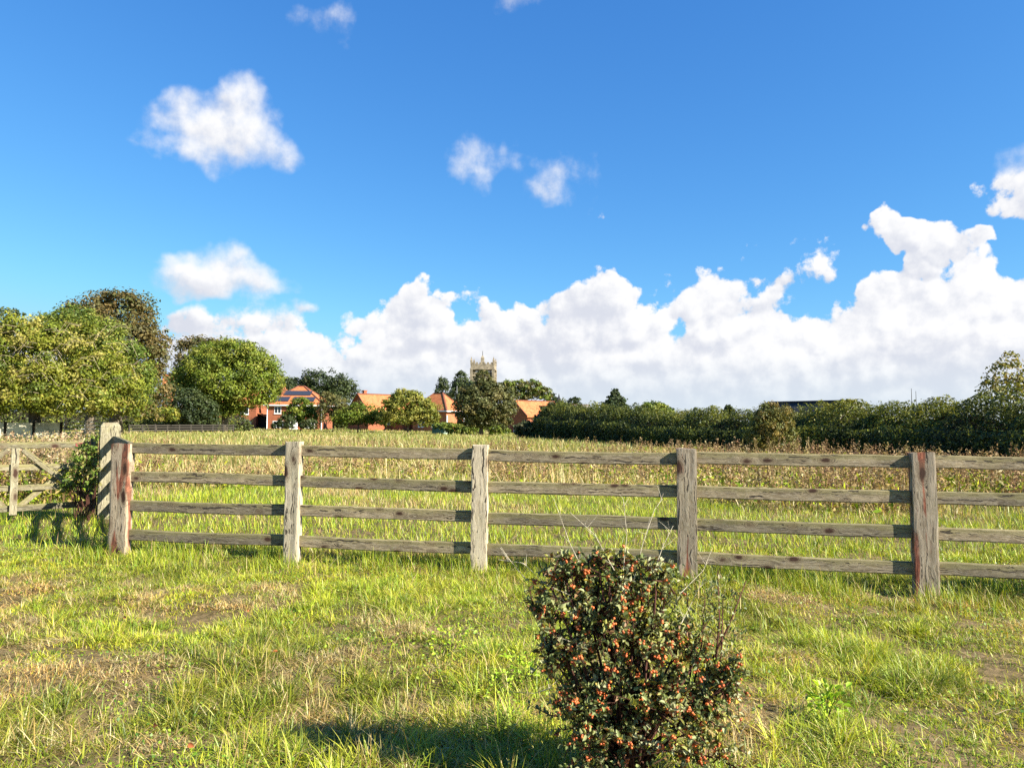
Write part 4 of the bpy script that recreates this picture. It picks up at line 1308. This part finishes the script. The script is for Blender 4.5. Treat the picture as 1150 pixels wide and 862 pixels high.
# ------------------------------------------------------------------ bramble on the gate
bc = pix(93, 560, 10.6); bro = empty('bramble', (bc.x, bc.y, gz(bc.x, bc.y)), 0, 'tangled green bramble growing over the hinge end of the wooden gate', 'plant')
lob = ell_lobes([(94, 515, 12, 16), (84, 536, 15, 13), (101, 525, 10, 22), (103, 492, 8, 5), (104, 545, 8, 10), (76, 548, 9, 6)], 10.55)
v, c, q, t = clump_leaves(lob, 1500, .042, .4, [(.11, .17, .025), (.15, .21, .03), (.08, .12, .02), (.20, .18, .05)], .2)
mesh_np('foliage', v - np.array(bro.location), q, c, M_BUSH, bro)
st = MB()
for _ in range(26):
    l = random.choice(lob); e = Vector(l[0] + np.array([random.uniform(-1, 1) * l[1][0], random.uniform(-1, 1) * l[1][1], random.uniform(-.6, 1) * l[1][2]])) - bro.location
    s = Vector((random.uniform(-.1, .25), random.uniform(-.1, .1), 0)); m_ = s.lerp(e, .6) + Vector((random.uniform(-.1, .1), 0, .12))
    st.tube([s, m_, e], [.006, .005, .002], 5)
st.build('stems', M_TWIG, bro)

# ------------------------------------------------------------------ berry bush
def leaf6(base, dirv, nrm, L, W, cols):
    N = len(base)
    d = dirv / np.linalg.norm(dirv, axis=1, keepdims=True); s = np.cross(d, nrm); s /= np.linalg.norm(s, axis=1, keepdims=True) + 1e-9; n = np.cross(s, d)
    L = L[:, None]; W = W[:, None]; up = n * W * .35
    v = np.stack([base, base + d * L * .3 - s * W * .5 + up, base + d * L * .68 - s * W * .42 + up, base + d * L - n * L * .08, base + d * L * .68 + s * W * .42 + up, base + d * L * .3 + s * W * .5 + up], 1)
    b = np.arange(N)[:, None] * 6
    q = np.concatenate([b + np.array([[0, 3, 2, 1]]), b + np.array([[0, 5, 4, 3]])])
    return v.reshape(-1, 3), np.repeat(cols[:, None], 6, 1).reshape(-1, 3), [q], []


def ico_berry(r):
    bm = bmesh.new(); bmesh.ops.create_icosphere(bm, subdivisions=2, radius=r); vs = [v.co.copy() for v in bm.verts]; fs = [tuple(v.index for v in f.verts) for f in bm.faces]; bm.free(); return vs, fs


def berry_bush():
    D = 3.05
    base = pix(705, 862, D); bx, by = base.x, base.y + .05; bz = gz(bx, by)
    root = empty('berry_bush', (bx, by, bz), 0, 'bushy cotoneaster shrub full of orange-red berries in the foreground grass', 'shrub')
    lobes = ell_lobes([(672, 690, 68, 68), (715, 720, 62, 70), (690, 640, 62, 30), (650, 740, 40, 50), (735, 790, 74, 64), (700, 830, 76, 60), (785, 805, 46, 46), (640, 650, 36, 32), (655, 800, 46, 60), (800, 850, 40, 40), (812, 770, 26, 40), (612, 690, 30, 34), (618, 750, 30, 46), (735, 655, 26, 26), (690, 900, 80, 60), (765, 735, 40, 46)], D)
    off = np.array([bx, by, bz]); br = MB(); LB = []; LD = []; LN = []; LC = []; clusters = []
    wts = np.array([l[1][0] * l[1][2] for l in lobes]); wts /= wts.sum()
    pal = np.array([(.215, .245, .09), (.28, .295, .125), (.15, .18, .065), (.34, .34, .18), (.10, .125, .045), (.29, .29, .075)])
    foot = [Vector((random.uniform(-.06, .06), random.uniform(-.05, .05), -.02)) for _ in range(12)]
    for i in range(740):
        c, r = lobes[rng.choice(len(lobes), p=wts)]
        d = rng.normal(size=3); d /= np.linalg.norm(d); d[2] = abs(d[2]) * .9 + .05 if rng.random() < .6 else d[2]
        e = c + d * r * rng.choice([rng.uniform(.5, 1.05), rng.uniform(.9, 1.3)], p=[.75, .25]) - off
        s = c + d * r * .1 + rng.normal(0, .03, 3) - off
        if e[2] < .03: continue
        e = Vector(e); s = Vector(s); m = s.lerp(e, .55) + Vector((0, 0, random.uniform(-.02, .05)))
        if i < 60: br.tube([random.choice(foot), (Vector(foot[i % 12]).lerp(s, .55)) + Vector((random.uniform(-.04, .04), random.uniform(-.04, .04), .02)), s], [.008, .006, .004], 5)
        br.tube([s, m, e], [.0035, .0026, .0012], 4)
        k = int(rng.integers(18, 32))
        ts = np.sort(rng.uniform(.15, 1.0, k))
        for j, t in enumerate(ts):
            p = (s.lerp(m, t / .55) if t < .55 else m.lerp(e, (t - .55) / .45))
            ax = (e - s).normalized(); sd = ax.cross(Vector(rng.normal(size=3))).normalized()
            LB.append(p); LD.append(sd * .9 + ax * rng.uniform(.1, .8) + Vector((0, 0, .2))); LN.append(Vector((0, 0, 1)) * .8 + Vector(rng.normal(size=3)) * .55); LC.append(i)
        if rng.random() < .65: clusters.append(s.lerp(e, random.uniform(.65, .98)))
        if rng.random() < .2: clusters.append(s.lerp(e, random.uniform(.4, .8)))
    LB = np.array(LB); LD = np.array(LD); LN = np.array(LN); n = len(LB)
    tc_ = pal[rng.integers(0, len(pal), 900)]
    cols = tc_[np.array(LC)] * rng.uniform(.75, 1.3, (n, 1))
    y = rng.random(n) < .03; cols[y] = np.array([.40, .30, .05])
    y = rng.random(n) < .06; cols[y] = np.array([.24, .13, .06])
    L = rng.uniform(.014, .031, n); v, c, q, t = leaf6(LB, LD, LN, L, L * rng.uniform(.42, .6, n), cols)
    mesh_np('leaves', v, q, c, M_BUSH, root)
    # bare reddish shoots on the right and pale dry stalks
    for (x0, y0, x1, y1, dz) in ((775, 790, 792, 668, .05), (800, 800, 812, 672, 0), (790, 760, 838, 652, .05), (775, 760, 770, 660, .1), (760, 745, 800, 690, 0), (742, 700, 745, 640, 0), (802, 760, 806, 640, .02)):
        a = Vector(pix(x0, y0, D + dz)) - Vector(off); b = Vector(pix(x1, y1, D + dz + .1)) - Vector(off); m = a.lerp(b, .5) + Vector((.015, 0, .01))
        br.tube([a, m, b], [.005, .004, .002], 6)
        for t in (.4, .6, .78):
            p = a.lerp(b, t); br.tube([p, p + Vector((random.uniform(-.07, .09), random.uniform(-.05, .05), .06))], [.002, .001], 4)
    br.build('branches', M_TWIG, root, smooth=True)
    # a few leaves on the bare shoots
    B = []; Dv = []
    for _ in range(700):
        t = random.random(); x = random.choice([(785, 745, 800, 640), (770, 740, 815, 665), (800, 780, 830, 690), (750, 690, 760, 640)])
        p = pix(x[0] + (x[2] - x[0]) * t + random.gauss(0, 9), x[1] + (x[3] - x[1]) * t + random.gauss(0, 6), D + random.uniform(-.05, .15)); B.append(np.array(p) - off); Dv.append(rng.normal(size=3) + np.array([0, 0, .4]))
    n = len(B); v, c, q, t = leaf6(np.array(B), np.array(Dv), rng.normal(size=(n, 3)) * .5 + np.array([0, 0, 1.]), rng.uniform(.012, .026, n), rng.uniform(.006, .013, n), pick(pal * .9, n))
    mesh_np('shoot_leaves', v, q, c, M_BUSH, root)
    dry = MB()
    for pts in ([(640, 668), (612, 655), (588, 632), (560, 628)], [(668, 700), (630, 672), (590, 650), (562, 615)], [(620, 772), (600, 778), (570, 776)], [(690, 640), (668, 600), (640, 575)],
                [(712, 650), (722, 610), (735, 572), (744, 560)], [(735, 640), (745, 612), (756, 590)], [(655, 640), (640, 610), (622, 560)], [(765, 665), (790, 640), (800, 615)], [(700, 640), (704, 600), (700, 560)], [(618, 790), (612, 720), (610, 680)], [(640, 720), (612, 705), (604, 690)], [(765, 700), (785, 660), (790, 655)]):
        w = [Vector(pix(x, y, D - .05 + .04 * i)) - Vector(off) for i, (x, y) in enumerate(pts)]
        dry.tube(w, [.0014 - .0008 * i / len(w) for i in range(len(w))], 5)
        for i in range(len(w) - 1):
            for _ in range(3):
                p = w[i].lerp(w[i + 1], random.random()); dry.tube([p, p + Vector((random.uniform(-.05, .05), random.uniform(-.03, .03), random.uniform(.01, .06)))], [.0008, .0004], 4)
    dry.build('dry_stalks', M_STALK, root)
    # berry clusters: a few shapes, many copies
    protos = []
    for k in range(8):
        mb = MB()
        for _ in range(random.randint(3, 7)):
            vs, fs = ico_berry(random.uniform(.0042, .0058)); o3 = Vector((random.gauss(0, .0065), random.gauss(0, .0065), random.gauss(0, .005)))
            mb.add([v + o3 for v in vs], fs)
        protos.append(mb)
    clusters = [c for c in clusters if c.z > .05]
    front = sorted(clusters, key=lambda c: c.y)
    firsts = []
    for i, cpos in enumerate(front[:100]):
        if i < 8:
            o = protos[i].build('berry_cluster', M_BERRY, root, smooth=True); firsts.append(o)
        else:
            o = firsts[i % 8].copy(); COL.objects.link(o); o.parent = root
        o.location = cpos; o.rotation_euler = (random.uniform(0, 6), random.uniform(0, 6), random.uniform(0, 6))
    rest = MB()
    for cpos in front[100:]:
        p_ = random.choice(protos); rest.add([Vector(v) + cpos for v in p_.v], p_.f)
    if front[100:]:
        o = rest.build('inner_berries', M_BERRY, root, smooth=True); o['kind'] = 'stuff'


berry_bush()

# ------------------------------------------------------------------ small plants and litter in the near grass
def leafy_weed(px, py, depth, label, n, size, spread, h, pal):
    p = pix(px, py, depth); z = gz(p.x, p.y)
    # put it where the pixel ray meets the ground
    root = empty('leafy_weed', (p.x, p.y, z), 0, label, 'plant')
    B = np.stack([rng.normal(0, spread, n), rng.normal(0, spread, n), rng.uniform(.02, h, n)], 1)
    Dv = B * np.array([1, 1, .2]) / spread + rng.normal(size=(n, 3)) * .4
    v, c, q, t = leaf6(B, Dv, rng.normal(size=(n, 3)) * .35 + np.array([0, 0, 1.]), size * rng.uniform(.6, 1.3, n), size * rng.uniform(.4, .8, n), pick(np.array(pal), n))
    mesh_np('leaves', v, q, c, M_GRASS, root)
    st = MB()
    for _ in range(8): st.tube([(0, 0, -.01), (random.gauss(0, spread), random.gauss(0, spread), h * .8)], [.002, .001], 5)
    st.build('stems', M_GRASS, root)


def gdepth(px, py):
    d = 4.0
    for _ in range(30):
        p = pix(px, py, d); d += (p.z - gz(p.x, p.y)) * 2.2
        d = max(2, min(d, 40))
    return d


LIME = [(.34, .50, .03), (.42, .55, .04), (.28, .44, .03)]
for (px, py, lab, n, s, sp, h) in ((928, 808, 'lime green broad-leaved weed right of the berry bush', 80, .036, .036, .16),
                                   (505, 735, 'yellow-green leafy weed in the grass left of the berry bush', 80, .026, .07, .17),
                                   (585, 770, 'bright green weed clump touching the left side of the berry bush', 110, .026, .08, .18),
                                   (562, 790, 'small bright weed at the edge of the bush shadow', 50, .022, .05, .13)):
    leafy_weed(px, py, gdepth(px, py), lab, n, s, sp, h, LIME)
for i, (px, py, lab) in enumerate(((174, 833, 'curled orange fallen leaf lying lowest but one in the grass at left'), (214, 857, 'orange-brown fallen leaf at the bottom edge of the photo'), (140, 705, 'pale brown fallen leaf in the grass at mid left'), (308, 745, 'rust-red fallen leaf on the dry patch left of centre'), (278, 696, 'dark red fallen leaf left of centre near the fence grass'))):
    d = gdepth(px, py); p = pix(px, py, d); z = gz(p.x, p.y)
    a = np.array([[0, 0, 0]]); mbv, _, q, _ = leaf6(np.array([[-.02, 0, .0]]), np.array([[1., .2, .1]]), np.array([[0., -.5, 1.]]), np.array([.034]), np.array([.022]), np.array([[1, 1, 1.]]))
    o = mesh_np('fallen_leaf', mbv, q, None, M_FALLEN); o.location = (p.x, p.y, z + .07); o.rotation_euler = (.5, random.uniform(-.4, .4), random.uniform(0, 6))
    tag(o, lab, 'leaf', 'fallen leaves in the near grass')
